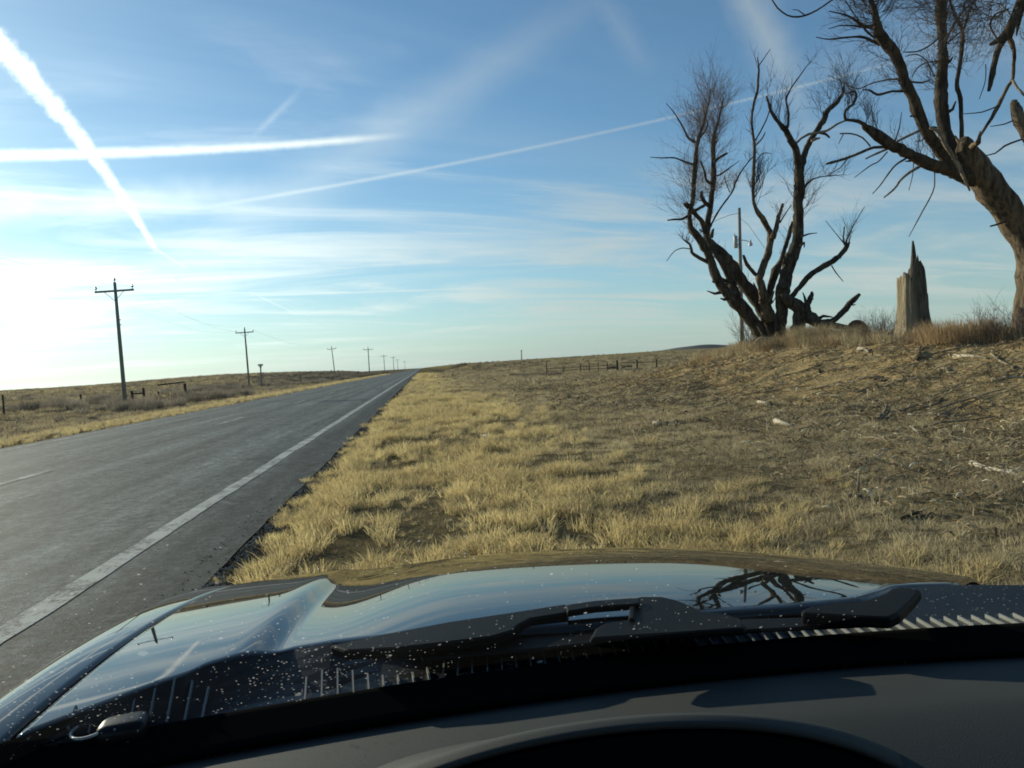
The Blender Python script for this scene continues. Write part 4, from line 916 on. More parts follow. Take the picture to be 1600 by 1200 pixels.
# brush along the left fence, and over both fields
M_sage = grass_mat('sage_brush', (0.30, 0.26, 0.20, 1), (0.38, 0.33, 0.25, 1), (0.21, 0.175, 0.135, 1), 0.5, 0.35)
M_drk = grass_mat('dark_brush', (0.18, 0.155, 0.12, 1), (0.25, 0.215, 0.165, 1), (0.12, 0.10, 0.08, 1), 0.5, 0.3)
T_b = [(blades(300+i, 220, 0.75, 0.42, 0.45, 0.016, 2, 0.15), M_sage) for i in range(4)]+[(blades(310+i, 220, 0.75, 0.42, 0.45, 0.016, 2, 0.15), M_drk) for i in range(3)]
XX, YY, SS, II = [], [], [], []
n_ = 3200; X = rs.uniform(-26, -12.2, n_); Y = rs.uniform(22, 190, n_)
k = rs.rand(n_) < np.clip(0.04+1.6*(vnoise(X, Y, 0.16, 18)+0.05), 0, 1)*sst(-X, 13, 16.5); X, Y = X[k], Y[k]
XX.append(X); YY.append(Y); SS.append(rs.uniform(0.5, 1.25, len(X))); II.append(rs.randint(0, 7, len(X)))
for (x0, x1, y0, y1, n_, s0, s1) in ((-120, -22, 40, 200, 9000, 0.2, 0.7), (-90, -22, 150, 300, 3500, 0.4, 0.9), (-400, -60, 120, 600, 3500, 0.3, 0.8), (5, 110, 45, 210, 5500, 0.15, 0.5), (12, 260, 200, 330, 1500, 0.3, 0.7)):
    X, Y = pts_in(x0, x1, y0, y1, n_); k = (rs.rand(n_) < np.clip(0.35+1.2*vnoise(X, Y, 0.05, 19), 0, 1)); X, Y = X[k], Y[k]
    XX.append(X); YY.append(Y); SS.append(rs.uniform(s0, s1, len(X))); II.append(rs.randint(0, 6, len(X)))
# dark bank by the road in the distance, both sides
def darkmass(px0, px1, py0, py1, Y0, Y1, n_, s):
    for _ in range(n_):
        Yd = rs.uniform(Y0, Y1); p = at_y(rs.uniform(px0, px1), 0.5*(py0+py1), Yd)
        yield p.x, Yd, s*rs.uniform(0.6, 1.2)
for a_ in ((545, 588, 574, 580, 180, 210, 110, 1.5), (596, 603, 574, 580, 240, 260, 14, 2.0), (704, 728, 565, 573, 235, 260, 46, 1.3), (796, 875, 572, 580, 84, 98, 120, 0.6), (965, 1048, 570, 577, 82, 92, 110, 0.5), (1085, 1150, 566, 570, 66, 80, 60, 0.5), (735, 850, 570, 575, 160, 225, 160, 0.7)):
    q = np.array(list(darkmass(*a_))); XX.append(q[:, 0]); YY.append(q[:, 1]); SS.append(q[:, 2]); II.append(rs.randint(4, 7, len(q)))
X, Y, S, I = map(np.concatenate, (XX, YY, SS, II))
finish('field_brush', X, Y, S, I, T_b, tilt=0.08, label='low dead brush over the fields and along both fences')

# ------------------------------------------------------------------ sticks on the ground
def stick(name, pts_, r, m, label, cat='stick', fork=None):
    P_ = []
    for (x_, y_) in pts_:
        # meet the ground under that pixel
        d = ray(x_, y_); t = 3.0
        while t < 60:
            q = EYE+d*t
            if q.z < H(q.x, q.y)+r: break
            t += 0.05
        P_.append(Vector((q.x, q.y, H(q.x, q.y)+r*0.8)))
    mb = MB(); n_ = len(P_); mb.tube(P_, [r*(1-0.55*i/(n_-1)) for i in range(n_)], 7, 0.25)
    if fork:
        i, dv = fork; mb.tube([P_[i], P_[i]+Vector(dv)*0.5, P_[i]+Vector(dv)], [r*.7, r*.5, r*.2], 5, 0.2)
    o = mb.build(name, m); c_ = P_[0].copy()
    for v in o.data.vertices: v.co -= c_
    o.location = c_
    return tag(o, label, cat)
M_pale = bark_mat('pale_wood', (0.42, 0.36, 0.26, 1), (0.68, 0.62, 0.50, 1), 20)
stick('fallen_stick', [(1518, 724), (1540, 731), (1566, 736), (1592, 741)], 0.028, M_pale, 'long pale bare stick lying across the dirt at the right edge, below the leaning tree', fork=(2, (0.12, -0.15, 0.02)))
stick('wood_chunk', [(1212, 658), (1222, 660), (1236, 664)], 0.045, M_pale, 'short bright chunk of bare wood in the middle of the orange dirt', 'wood')
stick('fallen_stick', [(1550, 594), (1575, 590), (1600, 589)], 0.022, M_pale, 'pale thin branch lying high on the bank under the leaning tree', fork=(1, (-0.2, -0.1, 0.15)))
stick('fallen_stick', [(1375, 652), (1382, 644), (1390, 640)], 0.035, M_dead, 'stubby broken stick poking up on the slope below the tall stump', fork=(1, (0.06, 0, 0.14)))
stick('fallen_stick', [(1405, 814), (1420, 806), (1440, 799)], 0.016, M_bark, 'dark charred stick lying in a hollow near the bonnet edge')
stick('fallen_stick', [(1325, 775), (1340, 772), (1362, 780)], 0.02, M_dead, 'grey forked twig on the litter beyond the middle of the bonnet', fork=(1, (0.02, 0, 0.16)))
stick('fallen_stick', [(1490, 557), (1515, 555), (1542, 560)], 0.03, M_pale, 'pale short branch on the bank between the rusty bush and the tree foot')
stick('fallen_stick', [(1435, 562), (1437, 550), (1438, 540)], 0.03, M_bark, 'small dark upright snag on the slope in front of the tall stump', fork=(1, (0.1, 0, 0.08)))
stick('fallen_stick', [(1282, 582), (1278, 575), (1275, 566)], 0.03, M_bark, 'dark little snag sticking up below the grey weeds', fork=(1, (0.15, 0, 0.15)))
stick('wood_chunk', [(1185, 628), (1195, 629), (1206, 630)], 0.03, M_pale, 'small pale wood sliver high on the orange dirt', 'wood')
stick('wood_chunk', [(1340, 545), (1350, 546), (1357, 549)], 0.05, M_pale, 'pale chunk of wood lying in front of the weathered log', 'wood')
stick('wood_chunk', [(1020, 660), (1026, 661), (1034, 662)], 0.03, M_pale, 'pale wood scrap alone at the edge of the grass, far left of the bank', 'wood')
stick('fallen_stick', [(1585, 575), (1560, 562), (1548, 552)], 0.025, M_dead, 'grey branch slanting down the bank at the right edge')
rr2 = random.Random(77)
mb = MB()
for _ in range(420):
    Yd = rr2.uniform(8, 28); Xd = rr2.uniform(4.5, 13); L_ = rr2.uniform(0.25, 1.1); a_ = rr2.gauss(0.1, 0.8); r_ = rr2.uniform(0.006, 0.018)
    P_ = []
    for i in range(5):
        x_ = Xd+math.cos(a_)*L_*i/4+rr2.gauss(0, .03); y_ = Yd+math.sin(a_)*L_*i/4+rr2.gauss(0, .03); P_.append(Vector((x_, y_, H(x_, y_)+r_+rr2.uniform(0, .03))))
    mb.tube(P_, [r_, r_, r_*.8, r_*.6, r_*.3], 5, 0.2)
o = mb.build('branch_litter', M_dead); tag(o, 'loose grey branches and bark scattered down the bank', kind='stuff')

# ------------------------------------------------------------------ dark round bale beyond the crest
bl = empty('round_bale', base_at(1340, 516, 24))
p = at_y(1339, 514, 24); mb = MB(); rad = 0.30
bl.location = (p.x, p.y, H(p.x, p.y))
for j in range(9):
    pass
zc = at_y(1339, 514, 24).z
mb.tube([Vector((p.x-0.11, p.y-0.17, zc)), Vector((p.x-0.10, p.y-0.15, zc)), Vector((p.x, p.y, zc)), Vector((p.x+0.10, p.y+0.15, zc)), Vector((p.x+0.11, p.y+0.17, zc))], [rad*.85, rad, rad*1.02, rad, rad*.85], 28, 0.03)
bl.location.z = zc-rad
mb.build('bale_roll', mat('weathered_bale', rough=0.95, build=lambda n, b: (n.put(b.inputs['Base Color'], n.mix(n.noise(opos(n), 30, 4), (0.008, 0.008, 0.008, 1), (0.04, 0.035, 0.028, 1))), bump(n, b, n.noise(opos(n), 40, 4), 0.8, 0.03))), bl)
tag(bl, 'dark round-topped bale showing just above the bank, left of the tall stump', 'bale')

# ------------------------------------------------------------------ utility poles
def polewood(n, b):
    P = opos(n); v = n.noise(n.vm('MULTIPLY', P, (1, 1, 0.06)), 18, 5, 0.7)
    n.put(b.inputs['Base Color'], n.mix(v, (0.16, 0.145, 0.115, 1), (0.34, 0.30, 0.24, 1))); bump(n, b, v, 0.6, 0.02)
M_pole = mat('pole_wood', rough=0.9, build=polewood)
M_pole_g = mat('pole_wood_grey', rough=0.9, build=lambda n, b: (n.put(b.inputs['Base Color'], n.mix(n.noise(n.vm('MULTIPLY', opos(n), (1, 1, 0.06)), 18, 5, 0.7), (0.14, 0.125, 0.10, 1), (0.30, 0.27, 0.22, 1))),))
M_ins = mat('glazed_insulator', (0.12, 0.07, 0.05), 0.3)
M_metal = mat('grey_metal', (0.30, 0.31, 0.30), 0.5, Metallic=0.3)
def utility_pole(h):
    """built at the origin, crossarm along x"""
    root = empty('utility_pole')
    MB().tube([(0, 0, -0.3), (0, 0, h*0.33), (0, 0, h*0.66), (0, 0, h)], [0.13, 0.118, 0.102, 0.085], 12, 0.04).build('pole_shaft', M_pole, root)
    az = h-0.55; bevel(MB().box((0, -0.14, az), (2.35, 0.10, 0.12)).build('crossarm', M_pole, root, False), 0.01)
    for s in (-1, 1): MB().tube([(s*0.62, -0.20, az-0.02), (0, -0.15, az-0.62)], 0.017, 5).build('brace', M_metal, root)
    for x_, z_ in ((-1.1, az+0.06), (1.1, az+0.06), (0, h)):
        y_ = -0.14 if x_ else 0
        MB().tube([(x_, y_, z_), (x_, y_, z_+0.10), (x_, y_, z_+0.11), (x_, y_, z_+0.17), (x_, y_, z_+0.19), (x_, y_, z_+0.26), (x_, y_, z_+0.28)], [0.02, 0.02, 0.07, 0.075, 0.05, 0.055, 0.02], 10).build('insulator', M_ins, root)
    for q in (0.70, 0.66): MB().box((0.12, 0, h*q), (0.10, 0.08, 0.05)).build('step_bracket', M_metal, root, False)
    return root
def kids(o): return [c for c in bpy.data.objects if c.parent == o]
def copy_tree(o, parent=None):
    c = o.copy(); col.objects.link(c); c.parent = parent
    for ch in kids(o): copy_tree(ch, c)
    return c
# (base px, base py, top px, top py, distance Y, label)
PL = [(196, 634, 179, 441, 50, 'nearest and tallest wooden utility pole, beyond the far verge by the fence gate'),
      (390, 610, 382, 513, 98, 'second utility pole from the near end of the line, beside the T-shaped marker'),
      (524, 593, 518, 542, 186, 'third utility pole in the line, at the foot of the brushy rise'),
      (577, 578, 575, 543, 255, 'fourth utility pole in the line, standing behind the dark brush'),
      (601, 578, 599.5, 554.5, 385, 'fifth utility pole, the first one past the dark brush'),
      (615.5, 577.5, 614.2, 557, 480, 'sixth utility pole, small and pale towards the vanishing point'),
      (622, 577, 620.5, 561, 620, 'seventh utility pole, tiny against the sky near the road end'),
      (633, 576.5, 632, 564, 800, 'farthest visible utility pole, a faint tick above the road end')]
proto = None
for i, (bx_, by_, tx_, ty_, Yd, lab) in enumerate(PL):
    top = at_y(tx_, ty_, Yd); base = at_y(bx_, by_, Yd); gz = H(base.x, base.y)
    hgt = (top-Vector((base.x, base.y, gz))).length
    if proto is None: proto = utility_pole(hgt); proto_h = hgt; o = proto
    else: o = copy_tree(proto)
    s = hgt/proto_h; o.scale = (s*(1 if i < 3 else 1.15),)*2+(s,)
    o.location = (base.x, base.y, gz)
    ax = math.atan2(top.x-base.x, top.z-gz)
    o.rotation_euler = (0, ax, R(-4))
    tag(o, lab, 'utility pole', 'utility poles along the far side of the road')

# the wires of the line, one child per span
wl_ = empty('power_line'); tops = []
for (bx_, by_, tx_, ty_, Yd, lab) in PL[:6]:
    tops.append(at_y(tx_, ty_, Yd))
tops.insert(0, tops[0]+(tops[0]-tops[1])*0.9); wl_.location = tops[1]
for off_ in (-1.1, 0, 1.1):
    for a_, b_ in zip(tops[:-1], tops[1:]):
        q = []
        for i in range(9):
            t = i/8; p = a_.lerp(b_, t)+Vector((off_, -0.1 if off_ else 0, -0.30 if off_ else 0.25)); p.z -= 1.1*4*t*(1-t); q.append(p)
        MB().tube(q, 0.004, 4, cap=False).build('wire', M_metal, wl_)
tag(wl_, 'three thin sagging wires strung from pole to pole along the far side of the road', 'power line')
# pole with transformer and lamp behind the forked tree
Yp = 37.0
pb, pt = at_y(1159.5, 556, Yp), at_y(1155, 325, Yp); gz = H(pb.x, pb.y)
lp = empty('lamp_pole', (pb.x, pb.y, gz))
k_ = (pb-EYE).dot(Fw)/FPX
tag(lp, 'grey wooden pole carrying a transformer can and a hooded yard lamp, behind the forked tree', 'utility pole')
Pp = [Vector((pb.x, pb.y, gz-0.3))+(pt-Vector((pb.x, pb.y, gz-0.3)))*t for t in (0, .25, .5, .75, 1)]
MB().tube(Pp, [3.4*k_, 3.2*k_, 2.9*k_, 2.6*k_, 2.3*k_], 14, 0.04).build('pole_shaft', M_pole_g, lp)
c_ = at_y(1149.5, 378, Yp)
MB().tube([c_+Vector((0, 0, -9.5*k_)), c_+Vector((0, 0, -9.0*k_)), c_+Vector((0, 0, 8.5*k_)), c_+Vector((0, 0, 9.5*k_))], [2.6*k_, 3.1*k_, 3.1*k_, 2.5*k_], 16).build('transformer_can', mat('transformer_grey', (0.33, 0.34, 0.33), 0.5), lp)
MB().tube([c_+Vector((-1*k_, 0, 9*k_)), c_+Vector((-1*k_, 0, 13*k_))], [1.0*k_, 0.6*k_], 8).build('bushing', M_ins, lp)
MB().box(c_+Vector((3.2*k_, 0, 3*k_)), (3*k_, .05, 1.2*k_)).box(c_+Vector((3.2*k_, 0, -4*k_)), (3*k_, .05, 1.2*k_)).build('bracket', M_metal, lp, False)
l0, l1, l2 = at_y(1158, 375, Yp), at_y(1166, 376, Yp), at_y(1172, 378, Yp-0.2)
MB().tube([l0, l1, l2], 0.6*k_, 7).build('lamp_arm', M_metal, lp)
l3 = at_y(1172.5, 379, Yp-0.2)
MB().tube([l3+Vector((0, 0, 5*k_)), l3+Vector((0, 0, 2*k_)), l3, l3-Vector((0, 0, 2*k_)), l3-Vector((0, 0, 4.5*k_))], [0.9*k_, 1.6*k_, 2.0*k_, 3.0*k_, 3.5*k_], 14, cap=False).build('lamp_shade', mat('lamp_shade_metal', (0.55, 0.56, 0.55), 0.4), lp)
MB().tube([l3-Vector((0, 0, 1*k_)), l3-Vector((0, 0, 5.5*k_))], [1.6*k_, 1.3*k_], 10).build('lamp_bulb', mat('bulb_glass', (0.8, 0.8, 0.75), 0.2), lp)
w = MB()
w.tube([at_y(1155, 333, Yp), at_y(1140, 336, Yp-1), at_y(1120, 344, Yp-3), at_y(1090, 362, Yp-6)], 0.012, 4).build('service_wire', M_bark, lp)
MB().tube([at_y(1156, 340, Yp), at_y(1170, 352, Yp), at_y(1195, 388, Yp+1)], 0.010, 4).build('guy_wire', M_metal, lp)

# ------------------------------------------------------------------ fences, markers
M_post = bark_mat('post_wood', (0.03, 0.025, 0.02, 1), (0.10, 0.08, 0.06, 1), 20)
def fence(name, posts, Ylist, label, wires=(0.45, 0.8, 1.1), rails=(), wr=0.008, rr_=0.06):
    f = empty(name); P_ = []
    for (x_, yb, yt, r_), Yd in zip(posts, Ylist):
        b_ = at_y(x_, yb, Yd); t_ = at_y(x_-0.03*(yb-yt), yt, Yd); z0 = H(b_.x, b_.y); hgt = max(0.5, t_.z-z0); P_.append((b_.x, b_.y, z0, hgt, r_))
    f.location = P_[0][:3]
    for (x_, y_, z0, hgt, r_) in P_:
        MB().tube([(x_, y_, z0-0.2), (x_+0.01, y_, z0+hgt*.5), (x_, y_, z0+hgt)], [r_, r_*.95, r_*.9], 8, 0.15).build('post', M_post, f)
    for i in range(len(P_)-1):
        a_, b_ = P_[i], P_[i+1]
        for wz in wires:
            hh = lambda q: q[2]+min(wz, q[3]*0.95)
            MB().tube([(a_[0], a_[1]-a_[4], hh(a_)), ((a_[0]+b_[0])/2, (a_[1]+b_[1])/2, (hh(a_)+hh(b_))/2-0.02), (b_[0], b_[1]-b_[4], hh(b_))], wr, 4, cap=False).build('wire', M_metal, f)
    for i, j, za, zb in rails:
        a_, b_ = P_[i], P_[j]
        MB().tube([(a_[0], a_[1], a_[2]+za), (b_[0], b_[1], b_[2]+zb)], rr_, 8, 0.1).build('rail', M_post, f)
    return tag(f, label, 'fence')
fence('wire_fence', [(-40, 650, 622, .04), (6, 645, 617, .05), (127, 634, 616, .07), (207, 628, 611, .10), (225, 622, 606, .10), (248, 622, 612, .08), (290, 621, 599, .13), (380, 611, 602, .09), (420, 606, 599, .08), (470, 599, 592, .08), (520, 592, 587, .08), (560, 584, 579, .09)],
      [38, 43, 53, 59, 62, 64, 68, 84, 96, 116, 150, 190], 'dark wooden post and wire fence with braced gate posts along the far field', rails=((3, 4, 0.55, 0.5), (5, 6, 1.0, 1.15)))
fence('pipe_fence', [(854, 577, 567, .07), (880, 577, 567.5, .05), (907, 577, 567, .05), (921, 577, 566, .06), (935, 577, 565.5, .05), (949, 577, 565, .06), (964.5, 576.5, 562.5, .13), (995.5, 573.5, 562, .10), (1026, 571.5, 560.5, .10)],
      [93, 92.5, 92, 91.6, 91.2, 90.8, 90, 89, 88], 'dark post and rail fence across the pasture, ending in three heavy posts', wires=(), rr_=0.035, rails=((0, 6, 0.75, 0.80), (0, 6, 0.42, 0.45), (6, 7, 1.0, 0.9), (7, 8, 0.9, 0.9)))
for (x_, y_, s, lab) in ((956, 563.5, 0.8, 'small dark thorn bush just above the heavy fence post'), (979, 562.5, 0.75, 'small dark thorn bush beyond the rail between the heavy posts')):
    place_bush('dark_bush', x_, y_, 105, tuft(int(x_), 1.1, 1.9, 500, 0.05), M_drk, lab, s=s)
mk = empty('marker_post', (0, 0, 0)); b_, t_ = at_y(408.5, 605, 92), at_y(407, 570, 92); mk.location = (b_.x, b_.y, H(b_.x, b_.y))
MB().tube([Vector((b_.x, b_.y, mk.location.z-.2)), t_], [0.09, 0.08], 8).build('post', M_pole, mk)
MB().box(t_+Vector((0, -.05, -0.02)), (0.55, 0.16, 0.20)).box(t_+Vector((0, -.05, -0.24)), (0.30, 0.10, 0.12)).build('cross_plate', M_pole, mk, False)
tag(mk, 'short T-shaped post beside the second utility pole', 'post')
ms = empty('distant_mast'); b_, t_ = at_y(815, 562, 320), at_y(814.6, 548, 320); ms.location = (b_.x, b_.y, H(b_.x, b_.y))
MB().tube([Vector((b_.x, b_.y, ms.location.z-.3)), t_], [0.22, 0.18], 8).build('mast_shaft', M_pole, ms)
MB().box(t_+Vector((0, 0, 0)), (0.7, 0.3, 0.35)).build('mast_head', M_pole, ms, False)
tag(ms, 'lone grey mast standing on the skyline beyond the pasture', 'mast')

# ================================================================== the car we sit in
CX = 0.38                                # centre line of the car
car = empty('parked_car', (CX, 0, 0)); tag(car, 'dark glossy car seen from the driver seat, bonnet and dashboard in front', 'car')
def paint_mat(n, b):
    P = opos(n); d_ = n.noise(P, 300, 2, 0.7)
    n.put(b.inputs['Base Color'], (0.010, 0.014, 0.015, 1)); n.put(b.inputs['Roughness'], 0.25)
    dust = n.ss(n.noise(P, 9, 5, 0.7), 0.45, 0.75)
    n.put(b.inputs['Base Color'], n.mix(n.m('MULTIPLY', dust, 0.05), (0.006, 0.009, 0.009, 1), (0.16, 0.15, 0.12, 1)))
    n.put(b.inputs['Coat Weight'], 1.0); n.put(b.inputs['Coat IOR'], 1.46); n.put(b.inputs['Specular IOR Level'], 0.0); n.put(b.inputs['Coat Roughness'], n.m('ADD', 0.012, n.m('MULTIPLY', d_, 0.012)))
M_paintc = mat('car_paint', build=paint_mat)
def plast(n, b):
    P = opos(n); g = n.noise(P, 900, 2, 0.6)
    bump(n, b, g, 0.3, 0.001)
M_blk = mat('black_plastic', (0.006, 0.0065, 0.0065), 0.5, build=plast)
M_blk.node_tree.nodes['Principled BSDF'].inputs['Specular IOR Level'].default_value = 0.08
M_rub = mat('black_rubber', (0.006, 0.006, 0.006), 0.9)
M_rub.node_tree.nodes['Principled BSDF'].inputs['Specular IOR Level'].default_value = 0.0
def cowlm(n, b):
    P = opos(n); v = n.new('ShaderNodeTexVoronoi'); n.put(v.inputs['Vector'], P); v.inputs['Scale'].default_value = 190
    h = n.sep(v.outputs['Color'])
    sp = n.m('MULTIPLY', n.ss(v.outputs['Distance'], 0.30, 0.12), n.m('GREATER_THAN', h[0], 0.72))
    c = n.mix(n.m('MULTIPLY', sp, 0.8), (0.007, 0.0075, 0.0075, 1), (0.35, 0.35, 0.32, 1)); n.put(b.inputs['Base Color'], c); n.put(b.inputs['Specular IOR Level'], 0.25)
M_cowl = mat('cowl_plastic', rough=0.4, build=cowlm)
M_rib = mat('rib_plastic', (0.19, 0.20, 0.19), 0.45)

def hz_(u, Y):
    """height of the bonnet skin at u (from the car's centre line) and Y"""
    t = Y-0.98; au = abs(u); tp = max(0.0, t)
    z = 0.8741-0.0532*t-0.1285*t*t-0.0035*tp**4-0.0534*u
    if u > 0: z -= 0.0914*u*u+0.875*max(0, au-0.5)**2+0.1808*tp*u*u
    else: z -= 0.0811*u*u
    if t > 0.98: z -= 0.9*(t-0.98)**2
    def sm(x, p, q): x = min(1.0, max(0.0, (x-p)/(q-p))); return x*x*(3-2*x)
    sd = au-(0.57-0.03*t)
    if u < 0: z -= 0.022*sm(t, -0.5, 0.4)*(1-sm(t, 0.70, 1.0))*math.exp(-(sd/0.025)**2 if sd > 0 else -(sd/0.13)**2)
    return z
def grid(fn, us, vs):
    V = [fn(u, v) for v in vs for u in us]; nu = len(us)
    F = [(j*nu+i, j*nu+i+1, (j+1)*nu+i+1, (j+1)*nu+i) for j in range(len(vs)-1) for i in range(nu-1)]
    return V, F
def panel(name, V, F, m, parent, solid=0.0, smooth=True):
    mb = MB(); mb.add(V, F); o = mb.build(name, m, parent, smooth)
    if solid:
        md = o.modifiers.new('thick', 'SOLIDIFY'); md.thickness = solid; md.offset = -1
    return o
HW = 0.785
REAR = [(-60, 1190), (0, 1166), (140, 1112), (235, 1076), (290, 1058), (318, 1044), (345, 1036), (400, 1027), (460, 1017), (520, 1007), (600, 1000), (700, 992), (900, 980), (1100, 963), (1250, 952), (1350, 941), (1385, 926), (1400, 919), (1440, 916), (1500, 914), (1600, 914), (1700, 918)]
def hit_bonnet(x_, y_):
    d = ray(x_, y_); t = 0.5
    while t < 3:
        q = EYE+d*t
        if q.z < hz_(q.x-CX, q.y): return q
        t += 0.002
    return q
REARW = [hit_bonnet(*q) for q in REAR]
_ru = [p.x-CX for p in REARW]; _ry = [p.y for p in REARW]
def rear_edge(u): return float(np.interp(u, _ru, _ry))
us = np.concatenate([np.linspace(-HW, -0.35, 90, endpoint=False), np.linspace(-0.35, HW, 70)]); vs = np.linspace(0, 1, 90)
def hoodp(u, v):
    y0 = rear_edge(u); y1 = 2.22-0.32*(abs(u)/0.8)**2.6; Y = y0+(y1-y0)*v; z = hz_(u, Y)
    z -= 0.005*max(0.0, 1-(Y-y0)/0.015)**2
    return (CX+u, Y, z)
V_, F_ = grid(hoodp, us, vs); panel('bonnet', V_, F_, M_paintc, car, 0.006)
# fenders
def fender(sgn):
    ys_ = np.linspace(0.55, 2.02, 70); ps = []
    prof = [(0.0, 0), (0.010, 0.007), (0.022, 0.012), (0.035, 0.0145), (0.048, 0.0130), (0.060, 0.0075), (0.072, -0.003), (0.084, -0.020), (0.094, -0.045), (0.10, -0.08), (0.106, -0.14), (0.11, -0.25), (0.108, -0.45)]
    V, F = [], []
    for Y in ys_:
        lim = 2.22-0.32
        inset = 0.30*max(0, Y-1.72)**1.7
        for du, dzz in prof:
            fb_ = max(0.0, min(1.0, (1.75-Y)/0.7)) if dzz > 0 else 1.0; dzz = dzz*(0.04+0.22*fb_) if dzz > 0 else dzz
            u = HW+0.007+du; zz = hz_(sgn*HW, max(Y, 0.80))+dzz-0.002-1.6*max(0, Y-1.72)**1.8
            if Y < 0.93: zz += 0.0
            V.append((CX+sgn*(u-inset), Y, zz))
    n = len(prof)
    for j in range(len(ys_)-1):
        for i in range(n-1):
            a = j*n+i; q = (a, a+1, a+n+1, a+n); F.append(q if sgn > 0 else q[::-1])
    panel('fender', V, F, M_paintc, car, 0.004)
    g = MB(); P_ = [Vector((CX+sgn*(HW+0.0035-0.30*max(0, Y-1.72)**1.7), Y, hz_(sgn*HW, max(Y, .80))-0.010)) for Y in np.linspace(0.6, 1.9, 40)]
    g.tube(P_, 0.0045, 6).build('panel_gap_seal', M_rub, car)
fender(-1); fender(1)
# nose, bumper, lamps, grille (mostly hidden below the bonnet edge)
def nose(u, v):
    y1 = 2.22-0.32*(abs(u)/0.8)**2.6; a = v*math.pi/2
    return (CX+u, y1+0.10*math.sin(a)+0.06*v, hz_(max(-.78, min(u, .78)), y1)-0.02-0.42*v)
V_, F_ = grid(nose, np.linspace(-0.86, 0.86, 40), np.linspace(0, 1, 12)); panel('bumper', V_, F_, M_paintc, car, 0.004)
for s in (-1, 1):
    bevel(MB().box((CX+s*0.60, 2.12, 0.36), (0.26, 0.06, 0.12), rz=-s*0.25).build('headlight', mat('lamp_glass', (0.6, 0.62, 0.62), 0.1), car, False), 0.02)
    bevel(MB().box((CX+s*0.905, -0.45, 0.42), (0.03, 2.0, 0.62)).build('door', M_paintc, car, False), 0.01)
    bevel(MB().box((CX+s*0.90, -1.85, 0.48), (0.04, 0.8, 0.5)).build('rear_quarter', M_paintc, car, False), 0.01)
    for yw in (1.45, -1.25):
        MB().tube([(CX+s*0.70, yw, 0.31), (CX+s*0.71, yw, 0.31), (CX+s*0.87, yw, 0.31), (CX+s*0.88, yw, 0.31)], [0.26, 0.31, 0.31, 0.27], 32).build('wheel', M_rub, car)
    # pillars
    MB().tube([(CX+s*0.865, 0.76, 0.84), (CX+s*0.80, 0.52, 1.13), (CX+s*0.70, 0.22, 1.40)], 0.030, 8).build('windscreen_pillar', M_rub, car)
    MB().tube([(CX+s*0.84, -0.45, 0.72), (CX+s*0.72, -0.50, 1.40)], 0.04, 8).build('centre_pillar', M_rub, car)
    MB().tube([(CX+s*0.84, -1.70, 0.72), (CX+s*0.66, -1.30, 1.38)], 0.05, 8).build('rear_pillar', M_rub, car)
    # seats
    bevel(MB().box((CX+s*0.38, -0.30, 0.48), (0.48, 0.5, 0.14)).box((CX+s*0.38, -0.62, 0.78), (0.46, 0.14, 0.60), rx=0.2).build('seat', mat('seat_cloth', (0.03, 0.03, 0.032), 0.9), car, False), 0.03)
MB().box((CX, -0.1, 0.22), (1.76, 3.6, 0.05)).build('floor_pan', M_rub, car, False)
def rooff(u, v): return (CX+u, 0.24-1.75*v, 1.43-0.10*(abs(u)/0.75)**3+0.03*math.sin(math.pi*v))
V_, F_ = grid(rooff, np.linspace(-0.76, 0.76, 20), np.linspace(0, 1, 14)); panel('roof', V_, F_, M_paintc, car, 0.02)

